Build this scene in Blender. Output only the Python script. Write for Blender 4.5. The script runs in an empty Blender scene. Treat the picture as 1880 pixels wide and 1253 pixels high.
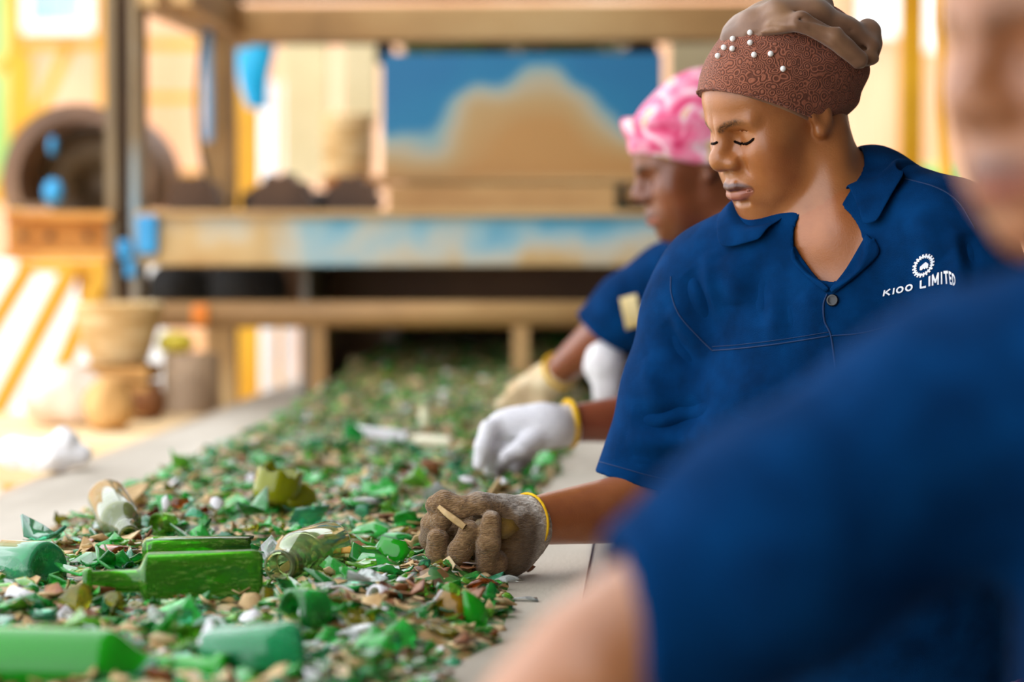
import bpy, bmesh, math, random
import numpy as np
from mathutils import Vector, Matrix
from mathutils.bvhtree import BVHTree

SC = bpy.context.scene
COL = SC.collection

# ------------------------------------------------------------------ camera
FPX = 4439.0                       # 85 mm on a 36 mm sensor, 1880 px wide
cam_d = bpy.data.cameras.new('camera')
cam_d.lens = 85.0
cam_d.sensor_width = 36.0
cam_d.clip_start = 0.05
cam_d.clip_end = 400
cam = bpy.data.objects.new('camera', cam_d)
COL.objects.link(cam)
CAM_H = 1.30
CAM_POS = np.array([0.0, 0.0, CAM_H])
YAW, PITCH = math.atan(260 / FPX), math.atan(179.5 / FPX)
cam.location = (0, 0, CAM_H)
cam.rotation_euler = (math.pi / 2 - PITCH, 0, YAW)
cam_d.dof.use_dof = True
cam_d.dof.focus_distance = 2.84
cam_d.dof.aperture_fstop = 2.4
SC.camera = cam
_R = np.array(cam.rotation_euler.to_matrix())

# ------------------------------------------------------------------ sky, sun, exposure
world = bpy.data.worlds.new('sky')
SC.world = world
world.use_nodes = True
wn = world.node_tree.nodes
wl = world.node_tree.links
wn['Background'].inputs['Color'].default_value = (0.93, 0.96, 1.0, 1)
wn['Background'].inputs['Strength'].default_value = 2.1
sun_d = bpy.data.lights.new('sun', 'SUN')
sun_d.energy = .6
sun_d.angle = math.radians(1.0)
sun_d.color = (1.0, 0.94, 0.84)
sun = bpy.data.objects.new('sun', sun_d)
COL.objects.link(sun)
sun.location = (-8, 4, 12)
sun.rotation_euler = Vector((0.12, -0.50, 0.86)).to_track_quat('Z', 'Y').to_euler()
SC.view_settings.view_transform = 'Standard'
SC.view_settings.look = 'None'
SC.view_settings.exposure = 0.48
SC.view_settings.gamma = 1.0
SC.view_settings.use_curve_mapping = False
try:
    SC.cycles.use_denoising = True
    SC.cycles.max_bounces = 10
    SC.cycles.transmission_bounces = 8
    SC.cycles.caustics_reflective = False
    SC.cycles.caustics_refractive = True
    SC.cycles.sample_clamp_indirect = 6.0
except Exception:
    pass


def ray(px, py):
    d = np.array([(px - 940.0) / FPX, -(py - 626.5) / FPX, -1.0])
    return _R @ d


def W(px, py, Y):
    """world point that lies at distance Y along the belt and shows at this spot of the frame"""
    d = ray(px, py)
    return CAM_POS + d * (Y / d[1])


def V3(*a):
    return np.array(a, dtype=np.float64)


def unit(v):
    v = np.asarray(v, float)
    return v / np.linalg.norm(v)


# ------------------------------------------------------------------ materials
MATS = {}


def hexc(h):
    h = h.lstrip('#')
    c = [int(h[i:i + 2], 16) / 255 for i in (0, 2, 4)]
    return tuple((x / 12.92 if x <= .04045 else ((x + .055) / 1.055) ** 2.4) for x in c) + (1.0,)


def mat(name, cols, scale=8.0, rough=0.6, metal=0.0, bump=0.0, bscale=None, detail=4, stops=None, stretch=(1, 1, 1),
        spec=0.5, attr=None, coat=0.0, sub=0.0, emit=None, trans=0.0, ior=1.5, sheen=0.0, interp='LINEAR', grad=None, distort=0.0):
    """noise-ramped principled material; grad=(axis, offset, gain) biases the ramp along an object axis"""
    if name in MATS:
        return MATS[name]
    m = bpy.data.materials.new(name)
    MATS[name] = m
    m.use_nodes = True
    nt = m.node_tree
    N, L = nt.nodes, nt.links
    b = N['Principled BSDF']
    b.inputs['Roughness'].default_value = rough
    b.inputs['Metallic'].default_value = metal
    b.inputs['Specular IOR Level'].default_value = spec
    b.inputs['IOR'].default_value = ior
    b.inputs['Transmission Weight'].default_value = trans
    if coat:
        b.inputs['Coat Weight'].default_value = coat
        b.inputs['Coat Roughness'].default_value = 0.25
    if sub:
        b.inputs['Subsurface Weight'].default_value = sub
        b.inputs['Subsurface Radius'].default_value = (0.012, 0.005, 0.003)
        b.inputs['Subsurface Scale'].default_value = 0.6
    if sheen:
        b.inputs['Sheen Weight'].default_value = sheen
    tc = N.new('ShaderNodeTexCoord')
    mp = N.new('ShaderNodeMapping')
    mp.inputs['Scale'].default_value = stretch
    L.new(tc.outputs['Object'], mp.inputs['Vector'])
    nz = N.new('ShaderNodeTexNoise')
    nz.inputs['Scale'].default_value = scale
    nz.inputs['Detail'].default_value = detail
    nz.inputs['Distortion'].default_value = distort
    L.new(mp.outputs['Vector'], nz.inputs['Vector'])
    rp = N.new('ShaderNodeValToRGB')
    rp.color_ramp.interpolation = interp
    cols = [hexc(c) if isinstance(c, str) else c for c in cols]
    n = len(cols)
    if stops is None:
        stops = [0.3 + 0.4 * i / max(1, n - 1) for i in range(n)]
    el = rp.color_ramp.elements
    while len(el) < n:
        el.new(0.5)
    while len(el) > n:
        el.remove(el[-1])
    for e, s, c in zip(el, stops, cols):
        e.position = s
    for e, s, c in zip(el, stops, cols):
        e.color = c
    fac = nz.outputs['Fac']
    if grad:
        sp = N.new('ShaderNodeSeparateXYZ')
        L.new(tc.outputs['Object'], sp.inputs[0])
        ma = N.new('ShaderNodeMath')
        ma.operation = 'MULTIPLY_ADD'
        L.new(sp.outputs[grad[0]], ma.inputs[0])
        ma.inputs[1].default_value = grad[2]
        ma.inputs[2].default_value = grad[1]
        ad = N.new('ShaderNodeMath')
        ad.operation = 'ADD'
        L.new(ma.outputs[0], ad.inputs[0])
        L.new(fac, ad.inputs[1])
        fac = ad.outputs[0]
    L.new(fac, rp.inputs['Fac'])
    out = rp.outputs['Color']
    if attr:
        at = N.new('ShaderNodeAttribute')
        at.attribute_name = attr
        mx = N.new('ShaderNodeMix')
        mx.data_type = 'RGBA'
        mx.blend_type = 'MULTIPLY'
        mx.inputs['Factor'].default_value = 1.0
        L.new(at.outputs['Color'], mx.inputs['A'])
        L.new(out, mx.inputs['B'])
        out = mx.outputs['Result']
    L.new(out, b.inputs['Base Color'])
    if bump:
        n2 = N.new('ShaderNodeTexNoise')
        n2.inputs['Scale'].default_value = bscale or scale * 4
        n2.inputs['Detail'].default_value = 3
        L.new(mp.outputs['Vector'], n2.inputs['Vector'])
        bp = N.new('ShaderNodeBump')
        bp.inputs['Strength'].default_value = bump
        bp.inputs['Distance'].default_value = 0.004
        L.new(n2.outputs['Fac'], bp.inputs['Height'])
        L.new(bp.outputs['Normal'], b.inputs['Normal'])
    if emit:
        b.inputs['Emission Color'].default_value = hexc(emit[0])
        b.inputs['Emission Strength'].default_value = emit[1]
    return m


# ------------------------------------------------------------------ objects
def tag(o, label=None, cat=None, group=None, kind=None):
    if label:
        o['label'] = label
    if cat:
        o['category'] = cat
    if group:
        o['group'] = group
    if kind:
        o['kind'] = kind
    return o


def obj(name, mesh, material=None, parent=None, smooth=False):
    o = bpy.data.objects.new(name, mesh)
    COL.objects.link(o)
    if material is not None and len(mesh.materials) == 0:
        mesh.materials.append(material)
    if smooth:
        mesh.polygons.foreach_set('use_smooth', np.ones(len(mesh.polygons), dtype=bool))
    if parent is not None:
        o.parent = parent
        o.matrix_parent_inverse = parent.matrix_world.inverted()
    return o


def empty(name, loc=(0, 0, 0), rz=0.0):
    o = bpy.data.objects.new(name, None)
    COL.objects.link(o)
    o.location = [float(x) for x in loc]
    o.rotation_euler = (0, 0, rz)
    o.matrix_world = Matrix.LocRotScale(Vector(o.location), o.rotation_euler, None)
    return o


def mesh_from(V, F, name='m'):
    me = bpy.data.meshes.new(name)
    V = np.asarray(V, dtype=np.float32)
    if isinstance(F, np.ndarray):
        n, k = F.shape
        me.vertices.add(len(V))
        me.vertices.foreach_set('co', V.ravel())
        me.loops.add(n * k)
        me.loops.foreach_set('vertex_index', F.astype(np.int32).ravel())
        me.polygons.add(n)
        me.polygons.foreach_set('loop_start', np.arange(0, n * k, k, dtype=np.int32))
        me.polygons.foreach_set('loop_total', np.full(n, k, dtype=np.int32))
        me.update(calc_edges=True)
        me.validate()
    else:
        me.from_pydata([tuple(map(float, v)) for v in V], [], F)
        me.update()
    return me


class MB:
    """collects boxes, bars, tubes into one mesh"""

    def __init__(self):
        self.bm = bmesh.new()

    def box(self, c, s, R=None, bev=0.0):
        m = Matrix.Translation(Vector([float(x) for x in c])) @ (R.to_4x4() if R is not None else Matrix.Identity(4)) @ Matrix.Diagonal((float(s[0]), float(s[1]), float(s[2]), 1))
        r = bmesh.ops.create_cube(self.bm, size=1.0, matrix=m)
        if bev:
            vs = set(r['verts'])
            es = [e for e in self.bm.edges if e.verts[0] in vs and e.verts[1] in vs]
            bmesh.ops.bevel(self.bm, geom=es, offset=bev, segments=2, profile=0.6, affect='EDGES')
        return self

    def bar(self, a, b, w, d, up=(0, 0, 1), bev=0.0):
        a, b = Vector([float(x) for x in a]), Vector([float(x) for x in b])
        z = (b - a)
        Ln = z.length
        z.normalize()
        u = Vector(up)
        x = u.cross(z)
        if x.length < 1e-4:
            x = Vector((1, 0, 0)).cross(z)
        x.normalize()
        y = z.cross(x)
        R = Matrix((x, y, z)).transposed()
        return self.box((a + b) / 2, (w, d, Ln), R, bev)

    def tube(self, pts, r, n=12, cap=True):
        V, F = tube_mesh(pts, r, n, cap)
        vs = [self.bm.verts.new(v) for v in V]
        for f in F:
            try:
                self.bm.faces.new([vs[i] for i in f])
            except ValueError:
                pass
        return self

    def build(self, name, material, parent=None, smooth=False):
        me = bpy.data.meshes.new(name)
        bmesh.ops.recalc_face_normals(self.bm, faces=self.bm.faces)
        self.bm.to_mesh(me)
        self.bm.free()
        return obj(name, me, material, parent, smooth)


def tube_mesh(pts, r, n=12, cap=True):
    P = [np.asarray(p, float) for p in pts]
    rs = [r] * len(P) if np.isscalar(r) else list(r)
    V, F = [], []
    up = V3(0, 0, 1)
    prev = None
    for i, p in enumerate(P):
        t = unit(P[min(i + 1, len(P) - 1)] - P[max(i - 1, 0)])
        if prev is None:
            x = np.cross(up, t)
            if np.linalg.norm(x) < 1e-3:
                x = np.cross(V3(1, 0, 0), t)
        else:
            x = prev - t * np.dot(prev, t)
        x = unit(x)
        prev = x
        y = np.cross(t, x)
        for k in range(n):
            a = 2 * math.pi * k / n
            V.append(p + rs[i] * (math.cos(a) * x + math.sin(a) * y))
    m = len(P)
    for i in range(m - 1):
        for k in range(n):
            F.append((i * n + k, i * n + (k + 1) % n, (i + 1) * n + (k + 1) % n, (i + 1) * n + k))
    if cap:
        F.append(tuple(range(n))[::-1])
        F.append(tuple((m - 1) * n + k for k in range(n)))
    return V, F


def lathe_mesh(prof, n=24, sx=1.0, sy=1.0):
    """profile [(r,z)...] turned about z; ends with r=0 close up"""
    V, F = [], []
    for r, z in prof:
        for k in range(n):
            a = 2 * math.pi * k / n
            V.append((r * sx * math.cos(a), r * sy * math.sin(a), z))
    for i in range(len(prof) - 1):
        for k in range(n):
            F.append((i * n + k, i * n + (k + 1) % n, (i + 1) * n + (k + 1) % n, (i + 1) * n + k))
    return V, F


# ------------------------------------------------------------------ noise on arrays
def _hash3(i, j, k, seed):
    n = (i * 374761393 + j * 668265263 + k * 2147483647 * 0 + k * 1274126177 + seed * 974634221) & 0xffffffff
    n = ((n ^ (n >> 13)) * 1274126177) & 0xffffffff
    n = n ^ (n >> 16)
    return (n & 0xffff) / 65535.0


def vnoise(P, scale, seed=0):
    Q = np.asarray(P, dtype=np.float64) * scale
    I = np.floor(Q).astype(np.int64)
    f = Q - I
    f = f * f * (3 - 2 * f)
    out = 0
    for dx in (0, 1):
        for dy in (0, 1):
            for dz in (0, 1):
                w = (f[:, 0] if dx else 1 - f[:, 0]) * (f[:, 1] if dy else 1 - f[:, 1]) * (f[:, 2] if dz else 1 - f[:, 2])
                out = out + w * _hash3(I[:, 0] + dx, I[:, 1] + dy, I[:, 2] + dz, seed)
    return out * 2 - 1


def fbm(P, scale, seed=0, oct=3):
    a, s, o = 0.5, scale, 0
    for i in range(oct):
        o = o + a * vnoise(P, s, seed + i)
        a *= .5
        s *= 2.03
    return o


# ------------------------------------------------------------------ distance fields
def smin(a, b, k):
    h = np.clip(.5 + .5 * (b - a) / k, 0, 1)
    return b + (a - b) * h - k * h * (1 - h)


def smax(a, b, k):
    return -smin(-a, -b, k)


def sph(P, c, r):
    return np.linalg.norm(P - np.asarray(c), axis=1) - r


def ell(P, c, r, R=None):
    q = P - np.asarray(c)
    if R is not None:
        q = q @ R            # columns of R are the ellipsoid axes
    r = np.asarray(r)
    k0 = np.linalg.norm(q / r, axis=1)
    k1 = np.linalg.norm(q / (r * r), axis=1) + 1e-9
    return k0 * (k0 - 1) / k1


def cone(P, a, b, ra, rb):
    a, b = np.asarray(a, float), np.asarray(b, float)
    ab = b - a
    t = np.clip(((P - a) @ ab) / (ab @ ab), 0, 1)
    return np.linalg.norm(P - a - t[:, None] * ab, axis=1) - (ra + (rb - ra) * t)


def chain(P, pts, rs, k=0.0):
    d = None
    for i in range(len(pts) - 1):
        c = cone(P, pts[i], pts[i + 1], rs[i], rs[i + 1])
        d = c if d is None else (smin(d, c, k) if k else np.minimum(d, c))
    return d


def surf(f, lo, hi, h, cf=6):
    """mesh of the zero set of f inside a box, by surface nets at spacing h, looking closely only near the surface"""
    lo, hi = np.asarray(lo, float), np.asarray(hi, float)
    nc = np.ceil((hi - lo) / (h * cf)).astype(int) + 1
    n = nc * cf + 1
    ax = [lo[i] + (np.arange(nc[i]) + .5) * h * cf for i in range(3)]
    G = np.stack(np.meshgrid(*ax, indexing='ij'), -1).reshape(-1, 3)
    dc = f(G).reshape(nc)
    near = np.abs(dc) < h * cf * 1.2
    fine = np.where(dc > 0, 1.0, -1.0).astype(np.float32)
    D = np.repeat(np.repeat(np.repeat(fine, cf, 0), cf, 1), cf, 2)
    D = np.pad(D, ((0, 1),) * 3, mode='edge')
    Mk = np.zeros(n, bool)
    nb = np.repeat(np.repeat(np.repeat(near, cf, 0), cf, 1), cf, 2)
    Mk[:-1, :-1, :-1] |= nb
    for a in range(3):
        s1 = [slice(None)] * 3
        s1[a] = slice(1, None)
        s0 = [slice(None)] * 3
        s0[a] = slice(None, -1)
        Mk[tuple(s1)] |= Mk[tuple(s0)].copy()
    idx = np.argwhere(Mk)
    vals = np.empty(len(idx), np.float32)
    for s in range(0, len(idx), 400000):
        vals[s:s + 400000] = f(lo + idx[s:s + 400000] * h)
    D[Mk] = vals
    D[0], D[-1] = 1, 1
    D[:, 0], D[:, -1] = 1, 1
    D[:, :, 0], D[:, :, -1] = 1, 1
    ins = D < 0
    corners = [(i, j, k) for i in (0, 1) for j in (0, 1) for k in (0, 1)]
    N = np.array(n) - 1
    cnt = np.zeros(N, np.int8)
    for c in corners:
        cnt += ins[c[0]:c[0] + N[0], c[1]:c[1] + N[1], c[2]:c[2] + N[2]]
    act = (cnt > 0) & (cnt < 8)
    cells = np.argwhere(act)
    vid = np.full(N, -1, np.int64)
    vid[act] = np.arange(len(cells))
    cv = {c: D[cells[:, 0] + c[0], cells[:, 1] + c[1], cells[:, 2] + c[2]].astype(np.float64) for c in corners}
    acc = np.zeros((len(cells), 3))
    num = np.zeros(len(cells))
    for c in corners:
        for a in range(3):
            if c[a] == 0:
                e = list(c)
                e[a] = 1
                e = tuple(e)
                va, vb = cv[c], cv[e]
                cr = (va < 0) != (vb < 0)
                t = np.where(cr, va / np.where(cr, va - vb, 1), 0)
                p = np.array(c, float)[None, :].repeat(len(cells), 0)
                p[:, a] += t
                acc += p * cr[:, None]
                num += cr
    V = lo + (cells + acc / num[:, None]) * h
    Fs = []
    for a in range(3):
        b, c = (a + 1) % 3, (a + 2) % 3
        s0 = [slice(None)] * 3
        s1 = [slice(None)] * 3
        s0[a], s1[a] = slice(0, -1), slice(1, None)
        i0, i1 = ins[tuple(s0)], ins[tuple(s1)]
        E = np.argwhere(i0 != i1)
        ok = (E[:, b] > 0) & (E[:, c] > 0) & (E[:, b] < N[b]) & (E[:, c] < N[c])
        E = E[ok]
        fl = i0[E[:, 0], E[:, 1], E[:, 2]]
        q = []
        for db, dcc in ((-1, -1), (0, -1), (0, 0), (-1, 0)):
            X = E.copy()
            X[:, b] += db
            X[:, c] += dcc
            q.append(vid[X[:, 0], X[:, 1], X[:, 2]])
        Q = np.stack(q, 1)
        Q[~fl] = Q[~fl][:, ::-1]
        Fs.append(Q)
    F = np.concatenate(Fs)
    F = F[(F >= 0).all(1)]
    return V, F


def relax(V, F, it=2, lam=0.5):
    """even out the surface a little"""
    n = len(V)
    V = V.copy()
    A = np.concatenate([F[:, 0], F[:, 1], F[:, 2], F[:, 3]])
    B = np.concatenate([F[:, 1], F[:, 2], F[:, 3], F[:, 0]])
    deg = np.bincount(A, minlength=n) + np.bincount(B, minlength=n)
    for _ in range(it):
        S = np.zeros_like(V)
        for k in range(3):
            S[:, k] = np.bincount(A, V[B, k], n) + np.bincount(B, V[A, k], n)
        V += lam * (S / np.maximum(deg, 1)[:, None] - V)
    return V


def normals(V, F):
    nrm = np.cross(V[F[:, 2]] - V[F[:, 0]], V[F[:, 3]] - V[F[:, 1]])
    out = np.zeros_like(V)
    for c in range(4):
        for k in range(3):
            out[:, k] += np.bincount(F[:, c], nrm[:, k], len(V))
    return out / (np.linalg.norm(out, axis=1)[:, None] + 1e-12)


def bvh_of(V, F):
    nrm = np.cross(V[F[:, 2]] - V[F[:, 0]], V[F[:, 3]] - V[F[:, 1]])
    F = F[((V[F[:, 0]] - CAM_POS) * nrm).sum(1) < 0]          # only what faces the front is ever asked for
    u, inv = np.unique(F, return_inverse=True)
    V, F = V[u], inv.reshape(F.shape)
    return BVHTree.FromPolygons([tuple(v) for v in V.tolist()], F.tolist())


def hit(bvh, px, py, lift=0.0):
    """the spot on a surface seen at this place of the frame, and its normal"""
    d = Vector(ray(px, py)).normalized()
    loc, n, i, dist = bvh.ray_cast(Vector(CAM_POS), d)
    if loc is None:
        return None, None
    if n.dot(d) > 0:
        n = -n
    return np.array(loc) + lift * np.array(n), np.array(n)


def set_tint(me, C, name='tint'):
    a = me.color_attributes.new(name, 'FLOAT_COLOR', 'POINT')
    C4 = np.ones((len(C), 4), np.float32)
    C4[:, :3] = C
    a.data.foreach_set('color', C4.ravel())


def seg_dist(P, pts):
    """distance of each P to a polyline"""
    d = np.full(len(P), 1e9)
    pts = [np.asarray(p, float) for p in pts]
    for a, b in zip(pts[:-1], pts[1:]):
        ab = b - a
        t = np.clip(((P - a) @ ab) / (ab @ ab + 1e-12), 0, 1)
        d = np.minimum(d, np.linalg.norm(P - a - t[:, None] * ab, axis=1))
    return d


def spline(pts, n=8):
    """Catmull-Rom through points"""
    P = [np.asarray(p, float) for p in pts]
    P = [2 * P[0] - P[1]] + P + [2 * P[-1] - P[-2]]
    out = []
    for i in range(1, len(P) - 2):
        for k in range(n):
            t = k / n
            a, b, c, d = P[i - 1], P[i], P[i + 1], P[i + 2]
            out.append(.5 * ((2 * b) + (c - a) * t + (2 * a - 5 * b + 4 * c - d) * t * t + (3 * b - a - 3 * c + d) * t ** 3))
    out.append(P[-2])
    return out


def refine(V, F, sel, f, it=2):
    """split the quads whose corners are all in sel into four and settle the new net on the zero set of f"""
    q = sel[F].all(1)
    Fa, Fo = F[q], F[~q]
    E = np.concatenate([Fa[:, [0, 1]], Fa[:, [1, 2]], Fa[:, [2, 3]], Fa[:, [3, 0]]])
    Es = np.sort(E, 1)
    key = Es[:, 0] * (len(V) + 1) + Es[:, 1]
    uk, inv, cnt = np.unique(key, return_inverse=True, return_counts=True)
    a, b = uk // (len(V) + 1), uk % (len(V) + 1)
    mid = (V[a] + V[b]) / 2
    n0, n1 = len(V), len(V) + len(uk)
    cen = V[Fa].mean(1)
    k = len(Fa)
    em = n0 + inv.reshape(4, k)
    ci = n1 + np.arange(k)
    quads = [np.stack([Fa[:, i], em[i], ci, em[(i + 3) % 4]], 1) for i in range(4)]
    V2 = np.concatenate([V, mid, cen])
    inner_old = np.zeros(n0, bool)
    inner_old[Fa.ravel()] = True
    inner_old[Fo.ravel()] = False
    free = np.concatenate([inner_old, cnt == 2, np.ones(k, bool)])
    F2 = np.concatenate([Fo] + quads)
    P = V2[free]
    e = 4e-4
    for _ in range(it):
        d = f(P)
        g = np.stack([f(P + np.eye(3)[i] * e) - d for i in range(3)], 1) / e
        g2 = (g * g).sum(1)[:, None] + 1e-6
        st = g * (d[:, None] / g2)
        ln = np.linalg.norm(st, axis=1)[:, None]
        P = P - st * np.minimum(1, .002 / (ln + 1e-9))
    V2[free] = P
    return V2, F2


def project(V, f, it=2, mx=.002):
    e = 4e-4
    V = V.copy()
    for _ in range(it):
        d = f(V)
        g = np.stack([f(V + np.eye(3)[i] * e) - d for i in range(3)], 1) / e
        st = g * (d[:, None] / ((g * g).sum(1)[:, None] + 1e-6))
        ln = np.linalg.norm(st, axis=1)[:, None]
        V = V - st * np.minimum(1, mx / (ln + 1e-9))
    return V


def topx(P):
    """where points show in the frame"""
    d = (P - CAM_POS) @ _R
    return np.stack([940 + FPX * d[:, 0] / -d[:, 2], 626.5 - FPX * d[:, 1] / -d[:, 2]], 1)
# ================================================================== the setting
def struct(name, mb, m, parent=None, smooth=False):
    o = mb.build(name, m, parent, smooth)
    if parent is None:
        tag(o, kind='structure')
    return o


M_conc = mat('concrete_yard', ['#b9ab95', '#d8cdb9', '#e7dfd0'], 1.4, .9, bump=.3, bscale=12)
fl = struct('floor', MB().box((0, 8, -.05), (60, 60, .1)), M_conc)
tag(fl, 'pale dusty concrete floor of the sorting shed and yard')
M_roof = mat('roof_sheet', ['#6d675e', '#8b857a'], 3, .6, bump=.1)
Vr, Fr = [], []
xs = np.linspace(-.7, 5.2, 237)
for i, x in enumerate(xs):
    z = 3.35 + .02 * math.sin(x * 2 * math.pi / .1)
    Vr += [(x, -1.24, z), (x, 8.6, z), (x, -1.24, z + .012), (x, 8.6, z + .012)]
    if i:
        a, b = 4 * (i - 1), 4 * i
        Fr += [(a, a + 1, b + 1, b), (a + 2, b + 2, b + 3, a + 3), (a, b, b + 2, a + 2), (a + 1, a + 3, b + 3, b + 1)]
rf = obj('shade_roof', mesh_from(Vr, Fr), M_roof)  # unseen roof, its edges shaped to let sky light in from the left
tag(rf, 'unseen corrugated roof sheeting shaped to shade the sorting line', kind='structure')
M_swall = mat('shade_wall', ['#5c5146', '#6e6255'], 2, .85)
wr = struct('shade_wall_right', MB().box((1.72, 3.0, 1.67), (.12, 11, 3.34)), M_swall)  # unseen wall added to darken the right side
tag(wr, 'unseen dark wall added on the right to block light')

wf = struct('shade_wall_front', MB().box((.5, -1.3, 1.67), (2.4, .12, 3.34)), M_swall)  # unseen wall added to cut the light from behind the camera
tag(wf, 'unseen dark end wall added to block light from the front')
# far building: ribbed sheets
M_peach = mat('peach_sheet', ['#d39c74', '#e0b08c', '#ebc6a8'], 1.2, .7, stretch=(1, 1, .3))


def ribbed(name, x0, x1, y, z0, z1, pitch, amp, m, label, kind='structure'):
    n = int((x1 - x0) / pitch) * 4
    V, F = [], []
    for i in range(n + 1):
        x = x0 + (x1 - x0) * i / n
        d = amp * (1 if (i % 4) in (1, 2) else -1)
        V += [(x, y + d, z0), (x, y + d, z1), (x, y + d + .03, z0), (x, y + d + .03, z1)]
        if i:
            a, b = 4 * (i - 1), 4 * i
            F += [(a, b, b + 1, a + 1), (a + 2, a + 3, b + 3, b + 2), (a + 1, b + 1, b + 3, a + 3), (a, a + 2, b + 2, b)]
    o = obj(name, mesh_from(V, F), m)
    tag(o, label, kind=kind)
    return o


wb = ribbed('wall_back', -9, 9, 15.0, 0, 4.6, .28, .02, M_peach, 'peach ribbed sheet wall of the far building')
M_white = mat('white_paint', ['#eef0f2', '#ffffff'], 4, .6)
M_pane = mat('window_pane', ['#7fa9d6', '#b8d2ec'], 2, .15, spec=.6)


def window(name, x0, x1, z0, z1, y, nx, nz, label):
    mb = MB()
    t = .05
    mb.box(((x0 + x1) / 2, y, z0), (x1 - x0 + t, .08, t)).box(((x0 + x1) / 2, y, z1), (x1 - x0 + t, .08, t))
    mb.box((x0, y, (z0 + z1) / 2), (t, .08, z1 - z0 - t)).box((x1, y, (z0 + z1) / 2), (t, .08, z1 - z0 - t))
    o = mb.build(name, M_white)
    tag(o, label, kind='structure')
    for i in range(nx):
        for k in range(nz):
            ax, bx = x0 + t / 2 + (x1 - x0 - t) * i / nx, x0 + t / 2 + (x1 - x0 - t) * (i + 1) / nx
            az, bz = z0 + t / 2 + (z1 - z0 - t) * k / nz, z0 + t / 2 + (z1 - z0 - t) * (k + 1) / nz
            MB().box(((ax + bx) / 2, y, (az + bz) / 2), (bx - ax - .012, .02, bz - az - .012)).build('pane', M_pane, o)
    return o


a, b = W(50, 52, 14.88), W(162, -60, 14.88)
window('window_1', a[0], b[0], a[2], b[2], 14.88, 4, 2, 'blue glazed window with white frame in the far peach wall')
a, b = W(1578, 66, 14.88), W(1650, -60, 14.88)
M_bright = mat('bright_panel', ['#f4f6f8', '#ffffff'], 4, .5)
pw = MB().box(((a[0] + b[0]) / 2, 14.9, (a[2] + b[2]) / 2), (b[0] - a[0], .06, b[2] - a[2])).build('window_2', M_bright)
tag(pw, 'white shuttered window high in the far peach wall', kind='structure')

# ------------------------------------------------------------------ conveyor
BZ = 0.90
XL, XR = -1.02, -0.08
M_belt = mat('belt_canvas', ['#a59a8a', '#c0b6a6', '#d3c9ba'], 5, .75, bump=.15, bscale=160, stretch=(1, .25, 1))
M_steel = mat('side_rail_steel', ['#9b8a78', '#b9a791', '#cdbda8'], 6, .55, bump=.1, stretch=(1, .2, 1))
M_leg = mat('leg_steel', ['#5f5549', '#7b6e5d'], 5, .5, metal=.3)
conv = empty('conveyor', (-.55, 4, 0))
tag(conv, 'long sorting conveyor with pale canvas belt carrying green glass', 'conveyor')
Vb, Fb = [], []
ny = 60
for i in range(ny + 1):
    y = .6 + (8.6 - .6) * i / ny
    Vb += [(XL, y, BZ), (XR, y, BZ), (XR, y, BZ - .012), (XL, y, BZ - .012)]
    if i:
        a, b = 4 * (i - 1), 4 * i
        Fb += [(a, a + 1, b + 1, b), (a + 1, a + 2, b + 2, b + 1), (a + 2, a + 3, b + 3, b + 2), (a + 3, a, b, b + 3)]
obj('belt', mesh_from(Vb, Fb), M_belt, conv)
for x, w in ((XL - .022, .044), (XR + .05, .10)):
    MB().box((x, 4.6, BZ - .065), (w, 8.0, .12), bev=.006).build('side_rail', M_steel, conv)
    for y in (1.2, 3.2, 5.2, 7.2):
        MB().box((x, y, .3875), (.06, .06, .775)).build('leg', M_leg, conv)
for y in (1.0, 1.8, 2.6, 3.4, 4.2, 5.0, 5.8, 6.6, 7.4):
    MB().tube([(XL + .01, y, BZ - .05), (XR - .01, y, BZ - .05)], .036, 14).build('roller', M_leg, conv)

# ------------------------------------------------------------------ screening machine over the far end of the belt
YM = 6.0
M_paint = mat('worn_blue_paint', ['#3f9fc4', '#93bcc8', '#c4c3b4', '#cfae78', '#bb8f52'], 3.2, .55, bump=.2,
              stops=[.34, .43, .5, .58, .7], detail=3, grad=(2, 1.305 * 1.6 - .01, -1.6))
M_plate = mat('worn_plate', ['#b98a4e', '#b99a68', '#b3ab93', '#7fa6ae', '#0e79a8', '#0a6fa3'], 3.4, .5, bump=.1,
              stops=[.28, .43, .53, .6, .64, .8], detail=1.5, grad=(2, -1.625 * 1.8, 1.8))
M_tan = mat('dusty_tan_steel', ['#8a6538', '#b08550', '#c79f68', '#d2b07c'], 2.4, .6, bump=.1, stretch=(.6, 1, 1))
M_brown = mat('dark_brown_steel', ['#2e1f14', '#4f3522', '#6a4a30'], 3, .6)
M_rust = mat('orange_rust', ['#7f4a22', '#a9672c', '#c98638', '#d99b4a'], 5, .7, bump=.2)
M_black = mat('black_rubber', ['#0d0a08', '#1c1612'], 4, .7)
M_post = mat('post_paint', ['#6f5b42', '#87714f', '#8f9a9c', '#6f9fbd'], 3.0, .5, stops=[.35, .52, .6, .7], stretch=(1, 1, .5))

mach = empty('screening_machine', (-.6, YM, 0))
tag(mach, 'weathered blue and rusty screening machine standing over the far belt end', 'machine')


def wx(px, Y):
    return W(px, 447, Y)[0]


def wz(py, Y):
    return W(1000, py, Y)[2]


def slab(name, x0, y0, x1, y1, Y, depth, m, parent=mach, bev=.004):
    """box whose front face fills this window of the frame at distance Y"""
    a, b = W(x0, y1, Y), W(x1, y0, Y)
    zt, zb = max(a[2], b[2]), min(a[2], b[2])
    return MB().box(((a[0] + b[0]) / 2, Y + depth / 2, (zt + zb) / 2), (abs(b[0] - a[0]), depth, zt - zb), bev=bev).build(name, m, parent)


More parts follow.
